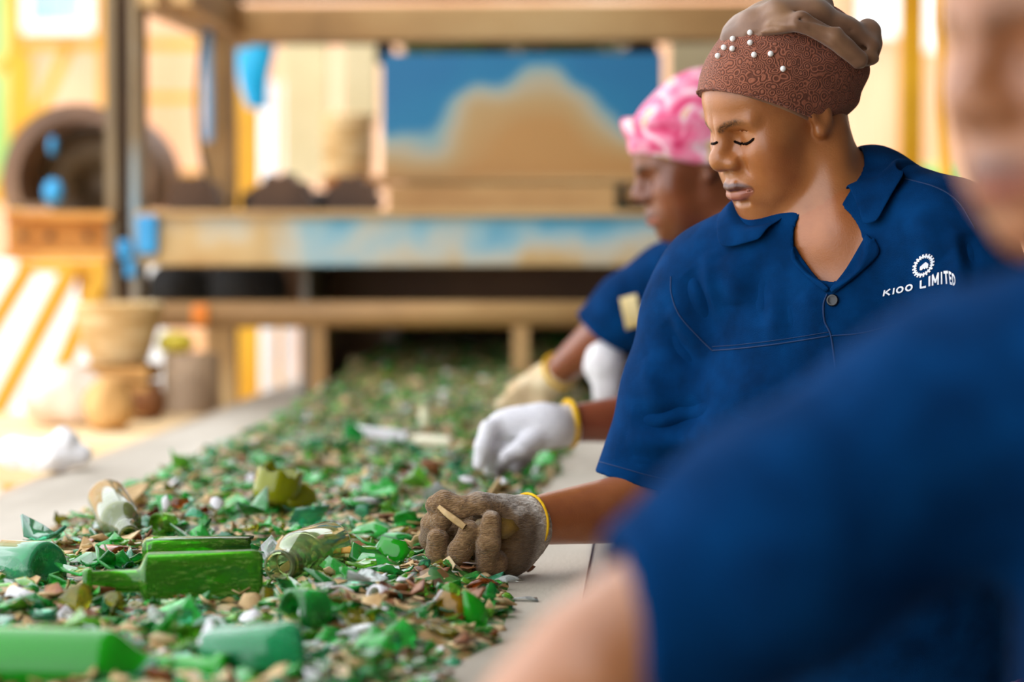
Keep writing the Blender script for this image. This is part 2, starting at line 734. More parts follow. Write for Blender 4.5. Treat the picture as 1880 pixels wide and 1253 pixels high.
slab('main_beam', 255, 398, 1330, 488, YM, .16, M_paint)
slab('beam_flange', 250, 386, 1330, 399, YM - .02, .22, M_tan)
slab('hopper_plate', 702, 97, 1216, 330, YM + .25, .02, M_plate)
slab('hopper_ledge', 690, 322, 1225, 335, YM + .17, .1, M_tan)
slab('apron_plate', 712, 338, 1130, 388, YM + .13, .02, M_tan)
slab('top_beam', 420, 6, 1420, 76, YM + .4, .14, M_tan)
slab('top_channel', 330, -60, 1500, -6, YM + .5, .14, M_brown)
# main post as an H section standing beside the belt
pA = W(196, 480, YM)
pB = W(256, 480, YM)
for xa, xb in ((196, 216), (240, 256)):
    a, b = wx(xa, YM), wx(xb, YM)
    MB().box(((a + b) / 2, YM + .05, 1.2), (b - a, .12, 2.4), bev=.003).build('post_flange', M_post, mach)
a, b = wx(214, YM), wx(242, YM)
MB().box(((a + b) / 2, YM + .05, 1.2), (b - a, .02, 2.4)).build('post_web', M_brown, mach)
a, b = wx(375, YM + .7), wx(426, YM + .7)
MB().box(((a + b) / 2, YM + .75, 1.15), (b - a, .1, 2.3), bev=.004).build('rear_post', M_tan, mach)
MB().bar(W(262, -22, YM), W(436, 62, YM + 1.2), .07, .09).build('side_beam', M_tan, mach)
MB().bar(W(332, -22, YM - .25), W(436, 42, YM + .45), .05, .08).build('side_beam', M_tan, mach)
# lower rail on two stub posts, brown pan behind it
MB().tube([W(268, 578, YM - .1), W(1330, 578, YM - .1)], .0325, 16).build('lower_rail', M_tan, mach, True)
slab('rail_collar', 350, 560, 382, 597, YM - .136, .072, mat('orange_tape', ['#e2761f', '#f08a2b'], 4, .5), mach, .01)
for px in (585, 957):
    x = wx(px, YM - .1)
    MB().box((x, YM - .1, (1.07 + BZ) / 2 + .008), (.042, .042, 1.07 - BZ + .04), bev=.003).build('stub_post', M_tan, mach)
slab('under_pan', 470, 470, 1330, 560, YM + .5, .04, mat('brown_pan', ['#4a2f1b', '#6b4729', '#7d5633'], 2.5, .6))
slab('dark_backing', 620, 540, 1330, 720, 8.3, .05, M_black)  # black sheet put in for the darkness beyond the belt
for px, r in ((335, .075), (455, .085)):
    c = W(px, 530, YM + .35)
    MB().tube([(c[0], c[1] - .1, c[2]), (c[0], c[1] + .3, c[2])], r, 24).build('drive_roller', M_black, mach, True)
MB().box((-.32, YM + 1.25, 1.30), (1.3, 2.2, .03)).build('shade_deck', M_brown, mach)  # deck added to keep light off the far belt end
MB().box((.2, YM + 1.2, 1.09), (.03, 2.2, .36)).build('shade_skirt', M_brown, mach)  # added on the right to shade the belt under the machine
MB().box((-.885, YM + 1.2, 1.09), (.02, 2.2, .36)).build('shade_skirt', mat('grey_shade_skirt', ['#6f685e', '#8a8278'], 3, .8), mach)  # added on the left to darken the belt inside
# rust channel to the left, with flanges and bolts
MB().box(*[(lambda a, b: (((a[0] + b[0]) / 2, YM + .02, (a[2] + b[2]) / 2), (b[0] - a[0], .02, abs(b[2] - a[2]))))(W(12, 474, YM), W(200, 398, YM))][0]).build('channel_web', M_rust, mach)
slab('channel_flange', 8, 389, 204, 404, YM - .05, .1, M_rust)
slab('channel_flange', 8, 462, 204, 476, YM - .05, .1, M_rust)
for px in (40, 90, 160):
    c = W(px, 434, YM)
    MB().tube([(c[0], YM - .005, c[2]), (c[0], YM + .03, c[2])], .009, 6).build('bolt', M_brown, mach)
M_blue = mat('bright_blue_paint', ['#1e86c4', '#3aa4dc'], 4, .4)
M_sky = mat('pale_blue_paint', ['#6fa8d6', '#9cc4e6'], 4, .4)
for (x0, y0, x1, y1) in ((250, 395, 288, 468), (214, 440, 240, 478)):
    slab('blue_bracket', x0, y0, x1, y1, YM - .03, .03, M_blue, mach, .012)
slab('blue_lug', 228, 478, 248, 510, YM - .02, .03, M_blue, mach, .008)
# drum guard: half-round housing with hub
dc = W(172, 335, YM + .7)
sc_ = FPX / (YM + .7)
R0 = 138 / sc_
n = 40
V, F = [], []
for i in range(n + 1):
    an = math.pi * (-.12 + 1.24 * i / n)
    for rr, yy in ((R0, -.2), (R0, .2), (R0 - .045, .2), (R0 - .045, -.2)):
        V.append((dc[0] + rr * math.cos(an), dc[1] + yy, dc[2] + rr * math.sin(an)))
    if i:
        a, b = 4 * (i - 1), 4 * i
        F += [(a + j, a + (j + 1) % 4, b + (j + 1) % 4, b + j) for j in range(4)]
F += [(0, 1, 2, 3)[::-1], tuple(4 * n + j for j in range(4))]
obj('drum_guard', mesh_from(V, F), mat('brown_guard', ['#5b4130', '#7d5c44', '#94704f'], 3, .55), mach)
Vd, Fd = lathe_mesh([(0, .0), (R0 * .28, .0), (R0 * .3, .06), (R0 * .72, .08), (R0 * .76, .02), (R0 * .74, -.02), (0, -.02)], 36)
Vd = [(dc[0] + v[0], dc[1] + .1 - v[2], dc[2] + v[1]) for v in Vd]
obj('drum', mesh_from(Vd, Fd), mat('drum_brown', ['#33261a', '#5e4a33', '#7c6646'], 3, .5), mach, True)
for (x, y, rx, ry) in ((97, 268, .012, .026), (98, 352, .028, .035)):
    c = W(x, y, YM + .45)
    Ve, Fe = lathe_mesh([(0, -.02), (.7, -.015), (1, 0), (.7, .015), (0, .02)], 16)
    Ve = [(c[0] + v[0] * rx, c[1] + v[2], c[2] + v[1] * ry) for v in Ve]
    obj('sky_glint', mesh_from(Ve, Fe), M_blue, mach, True)  # blue discs painted as sky glinting through the guard
# drive gear and motor behind the beam
for (px, py, r, Y) in ((520, 378, .085, 6.5), (650, 372, .07, 6.4), (360, 372, .07, 6.5)):
    c = W(px, py, Y)
    Vg, Fg = [], []
    T = 40
    for k, yy in enumerate((-.06, .06)):
        for i in range(T):
            an = 2 * math.pi * i / T
            rr = r * (1.06 if i % 4 < 2 else .92)
            Vg.append((c[0] + rr * math.cos(an), c[1] + yy, c[2] + rr * math.sin(an)))
    Fg = [(i, (i + 1) % T, T + (i + 1) % T, T + i) for i in range(T)] + [tuple(range(T)), tuple(range(T, 2 * T))[::-1]]
    obj('gear', mesh_from(Vg, Fg), M_brown, mach)
for (x0, y0, x1, y1, Y) in ((440, 350, 690, 400, 6.7), (1135, 335, 1200, 385, 6.3), (1150, 78, 1210, 130, 6.5), (688, 72, 716, 118, 6.4)):
    slab('motor_housing', x0, y0, x1, y1, Y, .12, M_black, mach, .02)
c = W(1162, 355, 6.2)
for s in (-.0,):
    MB().tube([(c[0], 6.2, c[2]), (c[0], 6.3, c[2])], .022, 16).build('bolt', M_tan, mach)
# hanging hose and rear columns
MB().tube(spline([W(372, 60, 6.6), W(362, 180, 6.55), W(368, 270, 6.55), W(384, 345, 6.5), W(388, 372, 6.45)]), .007, 8).build('hose', M_black, mach, True)
slab('light_column', 372, 55, 388, 260, 6.62, .03, M_sky, mach, .006)
slab('cream_column', 1228, 70, 1330, 330, 7.4, .1, mat('cream_paint', ['#cdbb8e', '#e0d1a8'], 3, .6))
slab('cream_column', 520, 62, 600, 330, 8.6, .08, MATS['cream_paint'])
slab('cream_column', 628, 62, 690, 225, 8.4, .08, MATS['cream_paint'])

# ------------------------------------------------------------------ things round the machine
M_yel = mat('yellow_paint', ['#c08600', '#d29600', '#dca61e'], 3, .45)
gan = empty('yellow_gantry', W(120, 447, 10.5) * V3(1, 1, 0))
tag(gan, 'tall yellow steel frame of posts and braces behind the drum guard', 'frame')
YG = 10.5


def gbar(pts, w=.04, name='brace'):
    for p, q in zip(pts[:-1], pts[1:]):
        MB().bar(W(p[0], p[1], YG), W(q[0], q[1], YG), w, w).build(name, M_yel, gan)


for px in (196, 30, 384):
    x = wx(px, YG)
    MB().box((x, YG, 1.6), (.05, .05, 3.2)).build('post', M_yel, gan)
gbar([(34, 82), (372, 82)])
gbar([(-8, 130), (44, 88)])
gbar([(44, 100), (48, 230), (-6, 372)], .06)
gbar([(30, 300), (128, 84)], .04)
gbar([(196, 180), (384, 180)], .035)
gbar([(196, 330), (384, 330)], .07)
M_green = mat('green_tarp', ['#7fae5a', '#a3c97c'], 2, .7)
gt = slab('green_tarpaulin', -120, -40, 26, 372, 12.5, .03, M_green, None)
tag(gt, 'pale green tarpaulin hanging at the far left of the yard', 'tarpaulin')
# trestle of slanting yellow bars low on the left
tr = empty('yellow_trestle', W(90, 447, 7.4) * V3(1, 1, 0))
tag(tr, 'yellow slanted steel trestle low behind the rusty channel', 'trestle')
for p, q, w in (((132, 492), (-60, 860), .058), ((48, 498), (-60, 680), .045), ((190, 500), (120, 660), .05)):
    a_, b_ = W(*p, 7.4), W(*q, 7.4)
    b_ = a_ + (b_ - a_) * (a_[2] / (a_[2] - b_[2]))
    MB().bar(a_, b_, w, .05).build('slanted_bar', M_yel, tr)
slab('crossbar', 30, 478, 215, 502, 7.42, .05, M_yel, tr)
slab('gusset', 142, 500, 205, 560, 7.44, .04, M_yel, tr)
x = wx(215, 7.4)
MB().box((x, 7.46, .58), (.05, .05, 1.16)).build('leg', M_yel, tr)
x = wx(-50, 7.4)
MB().box((x, 7.46, .42), (.05, .05, .84)).build('leg', M_yel, tr)
# bright yellow bin and posts farther right
yb = MB().box((wx(451, 9.2), 9.27, .95), (.112, .14, 1.9), bev=.01).build('yellow_post', M_yel)
tag(yb, 'thick yellow post between the rear machine post and white pipes', 'post')
for k, (x0, x1, lab) in enumerate(((1650, 1692, 'yellow roof post beside the white shutter at right'), )):
    o = MB().box((wx((x0 + x1) / 2, 9.5), 9.5, 1.7), (.09, .09, 3.4)).build('roof_post', M_yel)
    tag(o, lab, 'post')
o = MB().box((wx(1738, 11.5), 11.5, 1.7), (.07, .07, 3.4)).build('roof_post', M_yel)
tag(o, 'thin yellow post nearest the blurred face at right', 'post')
ws = slab('white_panel', 1690, -60, 1732, 92, 13, .04, M_bright, None)
tag(ws, 'white panel high between the two yellow posts', 'panel')
# white vertical pipes
M_pipe = mat('white_pipe', ['#e8e6ea', '#f6f4f8'], 3, .4)
for k, (px, lab) in enumerate(((492, 'white upright pipe just right of the thick yellow post'), (524, 'white upright pipe under the blue plastic sheet'))):
    x = wx(px, 8.9)
    o = MB().tube([(x, 8.9 + .1 * k, 0), (x, 8.9 + .1 * k, 1.9)], .028, 14).build('upright_pipe', M_pipe, None, True)
    tag(o, lab, 'pipe')
# yard barriers seen under the rail
for k, (px, lab) in enumerate(((420, 'yellow barrier rail low behind the machine, left of the gap'), (510, 'yellow barrier rail low behind the machine, mid gap'), (575, 'yellow barrier rail low behind the machine, next to stub post'))):
    o = MB().box((wx(px, 11), 11, .6), (.06, .06, 1.2)).build('barrier_post', M_yel)
    tag(o, lab, 'barrier post')
# green skip behind at right
gs = empty('green_bin', W(1716, 447, 12.4) * V3(1, 1, 0))
tag(gs, 'bright green bin behind the shoulder of the woman in brown headwrap', 'bin')
M_gbin = mat('green_plastic', ['#12b95e', '#2fd57c'], 2, .4)
bx = W(1716, 290, 12.4)
MB().box((bx[0], 12.4, .80), (.24, .3, 1.6), bev=.02).build('body', M_gbin, gs)
MB().box((bx[0], 12.4, 1.645), (.27, .33, .09), bev=.03).build('lid', M_gbin, gs)
# hedge seen over the hopper plate
rng = np.random.default_rng(5)
Vh, Fh = [], []
for i in range(7000):
    p = np.array([rng.uniform(-.98, -.1), 9.6 + rng.uniform(-.25, .25), 0])
    p[2] = rng.uniform(.7, 2.2)
    s = rng.uniform(.03, .06)
    u, v = unit(rng.normal(size=3)) * s, unit(rng.normal(size=3)) * s * .5
    kx = len(Vh)
    Vh += [p - u, p + v, p + u, p - v]
    Fh.append((kx, kx + 1, kx + 2, kx + 3))
hd = empty('hedge', (-.6, 9.6, 0))
tag(hd, 'dark green bush seen in the slot above the hopper plate', 'bush')
Vh = [v for v in Vh]
sel = [(f) for f in Fh if Vh[f[0]][0] > -1.02]
remap = {}
Vn = []
Fn = []
for f in sel:
    g = []
    for i in f:
        remap[i] = len(Vn)
        Vn.append(Vh[i])
        g.append(len(Vn) - 1)
    Fn.append(tuple(g))
lf = obj('foliage', mesh_from(Vn, Fn), mat('leaf_green', ['#0e2a10', '#234a1a', '#4b6b22'], 6, .6), hd)
tag(lf, kind='stuff')
for x in (-.8, -.55, -.25):
    MB().tube([(x, 9.6, 0), (x + .05, 9.62, 1.0), (x - .04, 9.58, 2.0)], .02, 8).build('stem', M_brown, hd)

# hanging cyan plastic sheet
def cyan(P):
    c = W(464, 60, 7.6)
    q = P - c
    q = q + 0.005 * np.stack([np.sin(q[:, 2] * 30), np.sin(q[:, 0] * 60 + q[:, 2] * 20), 0 * q[:, 0]], 1)
    t = np.clip(-q[:, 2] / .24, 0, 1)
    w = .072 * (1 - .55 * t) + .0
    d = np.maximum(np.hypot(q[:, 0] - .012 * t, q[:, 1] * 1.6) - w, np.maximum(q[:, 2] - .0, -q[:, 2] - .24))
    return d * .7


c0 = W(464, 60, 7.6)
V, F = surf(cyan, c0 - V3(.12, .1, .3), c0 + V3(.12, .1, .05), .006)
V = relax(V, F, 3)
o = obj('plastic_sheet', mesh_from(V, F), mat('cyan_plastic', ['#08a4e0', '#22bdf0'], 3, .35), None, True)
tag(o, 'bright cyan plastic sheet bundled and hanging from the top beam', 'plastic sheet')
tie = MB().tube([c0 + V3(0, 0, -.01), c0 + V3(0, -.35, .12)], .004, 6).build('tie', M_black, o)

a, b = W(-90, 800, 9.0), W(300, 478, 9.0)
lw = MB().box(((a[0] + b[0]) / 2, 9.05, b[2] / 2), (b[0] - a[0], .1, b[2])).build('bright_backing', M_white)  # white block added in place of the bright yard ground
tag(lw, 'white block added for the bright yard ground behind the yellow trestle', kind='structure')
# wooden bench beside the belt with sacks and baskets
M_wood = mat('pale_board', ['#d9b37c', '#e6c592', '#f0d7ad'], 2.5, .6, bump=.1, stretch=(.3, 3, 1))
bench = empty('wooden_bench', W(150, 447, 5.2) * V3(1, 1, 0))
tag(bench, 'pale wooden bench butting against the left side of the belt', 'bench')
x1 = XL - .06
x0 = x1 - .75
for k, (ya, yb_) in enumerate(((4.92, 5.14), (5.15, 5.36), (5.37, 5.58), (5.59, 5.8))):
    MB().box(((x0 + x1) / 2, (ya + yb_) / 2, .868), (x1 - x0, yb_ - ya - .004, .035), bev=.004).build('plank', M_wood, bench)
MB().box(((x0 + x1) / 2, 4.935, .825), (x1 - x0, .03, .05)).build('front_board', M_wood, bench)
for (x, y) in ((x0 + .05, 4.98), (x1 - .05, 4.98), (x0 + .05, 5.74), (x1 - .05, 5.74)):
    MB().box((x, y, .425), (.06, .06, .85)).build('leg', M_wood, bench)
BT = .8865


def basket(name, c, r0, r1, h, m, label, coils=9):
    """coiled straw basket: rings stacked into a flaring wall"""
    e = empty(name, c)
    tag(e, label, 'basket')
    for i in range(coils):
        t = i / (coils - 1)
        r = r0 + (r1 - r0) * t ** .8
        z = c[2] + .01 + (h - .02) * t
        V, F = [], []
        n, mth = 28, 8
        rr = h / coils * .62
        for a in range(n):
            A = 2 * math.pi * a / n
            for b in range(mth):
                B = 2 * math.pi * b / mth
                q = r + rr * .8 * math.cos(B)
                V.append((c[0] + q * math.cos(A), c[1] + q * math.sin(A), z + rr * math.sin(B)))
        for a in range(n):
            for b in range(mth):
                F.append((a * mth + b, ((a + 1) % n) * mth + b, ((a + 1) % n) * mth + (b + 1) % mth, a * mth + (b + 1) % mth))
        obj('coil', mesh_from(V, F), m, e, True)
    Vq, Fq = lathe_mesh([(0, 0), (r0, 0), (r0, .012), (0, .012)], 24)
    obj('base', mesh_from([(v[0] + c[0], v[1] + c[1], v[2] + c[2]) for v in Vq], Fq), m, e)
    return e


M_straw = mat('straw', ['#b98d4f', '#d9b47c', '#ecd3a4'], 9, .8, bump=.4, bscale=60, stretch=(1, 1, 5))


def sack(name, c, r, seed, m, label, cat='sack', h=.008, neck=False):
    def f(P):
        q = P - np.asarray(c)
        d = ell(q, (0, 0, 0), r)
        d = d + .10 * min(r) * fbm(q, 9 / max(r) * .25, seed, 3) * 2
        if neck:
            top = np.asarray((0, 0, r[2] * .95))
            d = smin(d, cone(q, top - V3(0, 0, .03), top + V3(.01, 0, .03), .02, .03), .03)
        return np.maximum(d, -(q[:, 2] + r[2] * .8))
    lo = np.asarray(c) - np.asarray(r) * 1.35 - .03
    hi = np.asarray(c) + np.asarray(r) * 1.35 + .08
    V, F = surf(f, lo, hi, h)
    V = relax(V, F, 2)
    z0 = V[:, 2].min()
    o = obj(name, mesh_from(V, F), m, None, True)
    return tag(o, label, cat), z0


M_sack = mat('pink_sacking', ['#d9bda6', '#ead5c4', '#f3e6dc'], 7, .85, bump=.4, bscale=70)
M_sack2 = mat('tan_sacking', ['#a9783f', '#c79556', '#d9ae72'], 7, .85, bump=.4, bscale=70)
c = W(120, 735, 5.45)
sack('sack', (c[0], 5.45, BT + .8 * .075), (.10, .085, .075), 3, M_sack, 'pale pinkish sack slumped on the wooden bench')
c = W(208, 730, 5.35)
sack('sack', (c[0], 5.30, BT + .8 * .065), (.055, .06, .065), 8, M_sack2, 'tan straw sack on the bench below the coiled basket')
c = W(248, 730, 5.5)
sack('sack', (c[0], 5.62, BT + .8 * .05), (.045, .05, .05), 11, mat('brown_sacking', ['#6f4426', '#8f5c34'], 7, .85), 'dark brown sack at the end of the bench near the belt')
# the basket stands on a crate behind the sacks
cr = W(218, 680, 5.66)
crate = empty('crate', (cr[0], 5.66, BT))
tag(crate, 'small brown wooden crate under the coiled basket', 'crate')
zc = wz(672, 5.66)
nsl = 3
for s in (-1, 1):
    for k in range(nsl):
        zz = BT + .004 + (zc - BT) * (k + .5) / nsl
        MB().box((cr[0], 5.66 + s * .075, zz), (.17, .012, (zc - BT) / nsl - .008)).build('slat', M_sack2, crate)
        MB().box((cr[0] + s * .08, 5.66, zz), (.012, .135, (zc - BT) / nsl - .008)).build('slat', M_sack2, crate)
MB().box((cr[0], 5.66, zc - .004), (.172, .16, .008)).build('top_board', M_sack2, crate)
basket('coiled_basket', (cr[0], 5.66, zc + .002), .062, .1, wz(558, 5.66) - zc, M_straw, 'coiled straw basket standing on a crate left of the machine')
# tan barrel at the corner of the machine
bc = W(352, 700, 6.1)
Vq, Fq = lathe_mesh([(0, 0), (.072, 0), (.075, .02), (.077, .35), (.079, .36), (.077, .37), (.077, .7), (.079, .71), (.077, .72), (.073, 1.015), (.066, 1.02), (0, 1.02)], 28)
o = obj('steel_drum', mesh_from([(v[0] + bc[0], v[1] + bc[1], v[2]) for v in Vq], Fq), mat('drum_tan', ['#86705a', '#a78c70', '#bda286'], 2.2, .6), None, True)
tag(o, 'slim tan steel drum standing at the left corner of the belt end', 'drum')
M_ybag = mat('yellow_bag', ['#d8c21e', '#efe05a'], 6, .4)
lid = wz(640, 6.05)
sack('plastic_bag', (W(322, 612, 6.1)[0], 6.1, 1.0215 + .8 * .03), (.05, .045, .03), 21, M_ybag, 'crumpled yellow plastic bag on top of the tan drum', 'plastic bag', .004)
# coil of rope at the hopper
cb = W(640, 325, 7.8)
basket('rope_coil', (cb[0], 7.8, cb[2]), .07, .075, .2, M_straw, 'tall coil of straw rope standing left of the hopper plate', 8)
slab('coil_shelf', 590, 326, 700, 345, 7.7, .2, M_rust)
# white ball on the beam
bp = W(692, 384, 6.0)
# white rag over the rail
def rag(P):
    c = W(70, 885, 4.2)
    q = P - c
    d = ell(q, (0, 0, 0), (.085, .05, .028))
    d = smin(d, ell(q, (.04, 0, .022), (.022, .03, .03)), .02)
    d = smin(d, ell(q, (-.05, 0, .015), (.03, .03, .02)), .02)
    return d + .012 * fbm(q, 35, 4, 3)


c = W(70, 885, 4.2)
V, F = surf(rag, c - V3(.12, .09, .07), c + V3(.12, .09, .09), .004)
V = relax(V, F, 2)
V[:, 2] += .9 - V[:, 2].min() - .005
V[:, 0] += (XL - .055) - V[:, 0].mean()
o = obj('rag', mesh_from(V, F), mat('white_rag', ['#e9e6ea', '#fbfafc'], 10, .9, bump=.3), None, True)
tag(o, 'crumpled white rag lying on the left rail of the conveyor', 'rag')
# ================================================================== glass on the belt
def glassmat(name, col, dust=.25, dcol='#b9a27c', trans=.8, rough=.06, dscale=60, dstretch=(1, 1, 1), thr=.52):
    m = bpy.data.materials.new(name)
    MATS[name] = m
    m.use_nodes = True
    nt = m.node_tree
    N, L = nt.nodes, nt.links
    b = N['Principled BSDF']
    b.inputs['Base Color'].default_value = hexc(col)
    b.inputs['Roughness'].default_value = rough
    b.inputs['IOR'].default_value = 1.46
    b.inputs['Transmission Weight'].default_value = trans
    d = N.new('ShaderNodeBsdfDiffuse')
    d.inputs['Color'].default_value = hexc(dcol)
    tc = N.new('ShaderNodeTexCoord')
    mp = N.new('ShaderNodeMapping')
    mp.inputs['Scale'].default_value = dstretch
    L.new(tc.outputs['Object'], mp.inputs['Vector'])
    nz = N.new('ShaderNodeTexNoise')
    nz.inputs['Scale'].default_value = dscale
    nz.inputs['Detail'].default_value = 6
    nz.inputs['Roughness'].default_value = .7
    L.new(mp.outputs['Vector'], nz.inputs['Vector'])
    rp = N.new('ShaderNodeValToRGB')
    rp.color_ramp.elements[0].position = thr
    rp.color_ramp.elements[0].color = (0.03, .03, .03, 1)
    rp.color_ramp.elements[1].position = thr + .2
    rp.color_ramp.elements[1].color = (dust * 2.2, dust * 2.2, dust * 2.2, 1)
    L.new(nz.outputs['Fac'], rp.inputs['Fac'])
    mx = N.new('ShaderNodeMixShader')
    L.new(rp.outputs['Color'], mx.inputs['Fac'])
    L.new(b.outputs[0], mx.inputs[1])
    L.new(d.outputs[0], mx.inputs[2])
    L.new(mx.outputs[0], N['Material Output'].inputs['Surface'])
    return m


G = {
    'green': glassmat('glass_green', '#3fe060', .14, '#8fcf72', .72),
    'deep': glassmat('glass_deep_green', '#18a845', .14, '#6fae58', .72),
    'leaf': glassmat('glass_leaf_green', '#7ad63a', .2, '#b9c060', .72),
    'olive': glassmat('glass_olive', '#a8a81e', .25, '#b79a58'),
    'teal': glassmat('glass_teal', '#4fcf9b', .15, '#a8c8b4'),
    'clear': glassmat('glass_clear', '#e9f2ee', .2, '#e4dfe0'),
    'amber': glassmat('glass_amber', '#a8521a', .25, '#a9743c'),
    'tan': mat('dusty_fragment', ['#b08a54', '#cfae7c', '#e6cfa6'], 40, .7, bump=.3),
    'white': mat('pale_fragment', ['#d9d6dc', '#f4f1f5'], 30, .35),
    'brown': mat('brown_fragment', ['#5b2f1a', '#86502c', '#a8794c'], 45, .5, bump=.2),
}


def heap(X, Y):
    X, Y = np.asarray(X, float), np.asarray(Y, float)
    P = np.stack([X, Y, 0 * X], -1).reshape(-1, 3)
    edge = .03 * fbm(P, 7, 3, 2).reshape(X.shape)
    l = np.clip((X + .86 + edge) / .10, 0, 1)
    r = np.clip((-.155 - X + edge) / .09, 0, 1)
    base = .012 + .020 * fbm(P, 9, 9, 3).reshape(X.shape) + .008
    far = np.clip((Y - 4.4) / 2.2, 0, 1)
    base = base + far * (.085 + .03 * fbm(P, 5, 17, 2).reshape(X.shape))
    return np.clip(base, .004, 1) * np.minimum(l, r) - .003


# bed of crushed fragments
M_bed = bpy.data.materials.new('crushed_bed')
M_bed.use_nodes = True
_N, _L = M_bed.node_tree.nodes, M_bed.node_tree.links
_tc = _N.new('ShaderNodeTexCoord')
_vo = _N.new('ShaderNodeTexVoronoi')
_vo.inputs['Scale'].default_value = 75
_L.new(_tc.outputs['Object'], _vo.inputs['Vector'])
_sp = _N.new('ShaderNodeSeparateColor')
_L.new(_vo.outputs['Color'], _sp.inputs[0])
_rp = _N.new('ShaderNodeValToRGB')
_rp.color_ramp.interpolation = 'CONSTANT'
_cs = ['#7a5730', '#a98450', '#356b2c', '#1a5c28', '#b8986a', '#4d8a34', '#553820', '#8a6a40', '#c9b28a']
_el = _rp.color_ramp.elements
while len(_el) < len(_cs):
    _el.new(.5)
for i, c in enumerate(_cs):
    _el[i].position = i / len(_cs)
for i, c in enumerate(_cs):
    _el[i].color = hexc(c)
_L.new(_sp.outputs[0], _rp.inputs['Fac'])
_L.new(_rp.outputs['Color'], _N['Principled BSDF'].inputs['Base Color'])
_N['Principled BSDF'].inputs['Roughness'].default_value = .45
nx, ny = 90, 460
gx, gy = np.meshgrid(np.linspace(-.90, -.11, nx), np.linspace(1.7, 7.6, ny))
gz = BZ + heap(gx, gy)
Pn = np.stack([gx.ravel(), gy.ravel(), 0 * gx.ravel()], 1)
gz = gz + (np.clip(heap(gx, gy), 0, .02) / .02) * .006 * vnoise(Pn, 90, 2).reshape(gx.shape)
V = np.stack([gx, gy, gz], -1).reshape(-1, 3)
ii = np.arange(nx * ny).reshape(ny, nx)
F = np.stack([ii[:-1, :-1], ii[:-1, 1:], ii[1:, 1:], ii[1:, :-1]], -1).reshape(-1, 4)
keep = (V[F][:, :, 2] > BZ - .0025).any(1)
bed = obj('crushed_glass', mesh_from(V, F[keep]), M_bed, None, True)
tag(bed, 'gritty bed of crushed glass and dirt covering the belt', 'crushed glass', kind='stuff')


def shard_geo(rng, nseg=7, bend=.5, jag=.35, thick=.09):
    """irregular plate of unit size, bent like a piece of bottle wall"""
    an = np.sort(rng.uniform(0, 2 * math.pi, nseg) * .5 + np.arange(nseg) * 2 * math.pi / nseg * .5 + np.linspace(0, math.pi, nseg) * .0)
    an = np.arange(nseg) * 2 * math.pi / nseg + rng.uniform(-.3, .3, nseg)
    rad = 1 - jag * rng.uniform(0, 1, nseg) * rng.integers(0, 2, nseg) * 1.4
    rad *= np.where(rng.random(nseg) < .5, 1, .8)
    asp = rng.uniform(.5, 1)
    pts = np.stack([rad * np.cos(an), asp * rad * np.sin(an)], 1)
    rings = [np.zeros((1, 2)), pts * .55, pts]
    XY = np.concatenate(rings)
    Z = -bend * XY[:, 0] ** 2
    nx_ = 2 * bend * XY[:, 0]
    T = np.stack([XY[:, 0], XY[:, 1], Z], 1)
    Bm = T.copy()
    inv = 1 / np.sqrt(1 + nx_ ** 2)
    Bm[:, 0] -= thick * nx_ * inv
    Bm[:, 2] -= thick * inv
    n, k = nseg, 1 + 2 * nseg
    Fq = []
    for s, o in ((1, 0), (-1, k)):
        for i in range(n):
            j = (i + 1) % n
            t1 = (o, o + 1 + i, o + 1 + j)
            t2 = (o + 1 + i, o + 1 + n + i, o + 1 + n + j)
            t3 = (o + 1 + i, o + 1 + n + j, o + 1 + j)
            for t in (t1, t2, t3):
                Fq.append(t if s == 1 else t[::-1])
    for i in range(n):
        j = (i + 1) % n
        a, b, c, d = 1 + n + i, 1 + n + j, k + 1 + n + j, k + 1 + n + i
        Fq += [(a, d, c), (a, c, b)]
    return np.concatenate([T, Bm]), np.array(Fq)


def rand_rot(rng, tilt):
    ax = unit(np.array([rng.normal(), rng.normal(), 0.0]))
    q = Matrix.Rotation(rng.normal() * tilt, 3, Vector(ax)) @ Matrix.Rotation(rng.uniform(0, 6.28), 3, 'Z')
    if rng.random() < .4:
        q = q @ Matrix.Rotation(math.pi, 3, 'X')
    return np.array(q)


rng = np.random.default_rng(42)
# a) small fragments, too many to count, one object per kind of glass
geos = [shard_geo(rng, int(rng.integers(5, 8)), rng.uniform(.15, .8)) for _ in range(30)]
mix = ['green', 'deep', 'leaf', 'olive', 'teal', 'clear', 'amber', 'tan', 'white', 'brown']
wts = np.array([.24, .19, .12, .06, .07, .06, .03, .16, .03, .04])
wts /= wts.sum()
NS = 10500
acc = {k: ([], [], 0) for k in mix}
sx = rng.uniform(-.87, -.14, NS)
u = rng.random(NS)
sy = 1.6 + (7.2 - 1.6) * u ** 1.3
hh = heap(sx, sy)
cnum = rng.choice(len(mix), NS, p=wts)
clus = fbm(np.stack([sx, sy, 0 * sx], 1), 11, 33, 2)
store = {k: [[], [], 0] for k in mix}
for i in range(NS):
    if hh[i] < .001 and rng.random() > .02:
        continue
    g, f = geos[int(rng.integers(len(geos)))]
    s = rng.uniform(.006, .020)
    R = rand_rot(rng, .45)
    p = np.array([sx[i], sy[i], BZ + max(hh[i], 0) + s * .28])
    k = mix[cnum[i]]
    if clus[i] > .18 and rng.random() < .55:
        k = ('tan', 'brown', 'tan', 'olive')[int(rng.integers(4))]
    st = store[k]
    st[0].append((g * s) @ R.T + p)
    st[1].append(f + st[2])
    st[2] += len(g)
frag = empty('loose_cullet', (-.5, 2, BZ))
for k in mix:
    st = store[k]
    if st[2]:
        o = obj('fine_fragments', mesh_from(np.concatenate(st[0]), np.concatenate(st[1])), G[k], frag)
        o['kind'] = 'stuff'
tag(frag, 'scatter of small broken glass bits all over the belt', 'broken glass', kind='stuff')

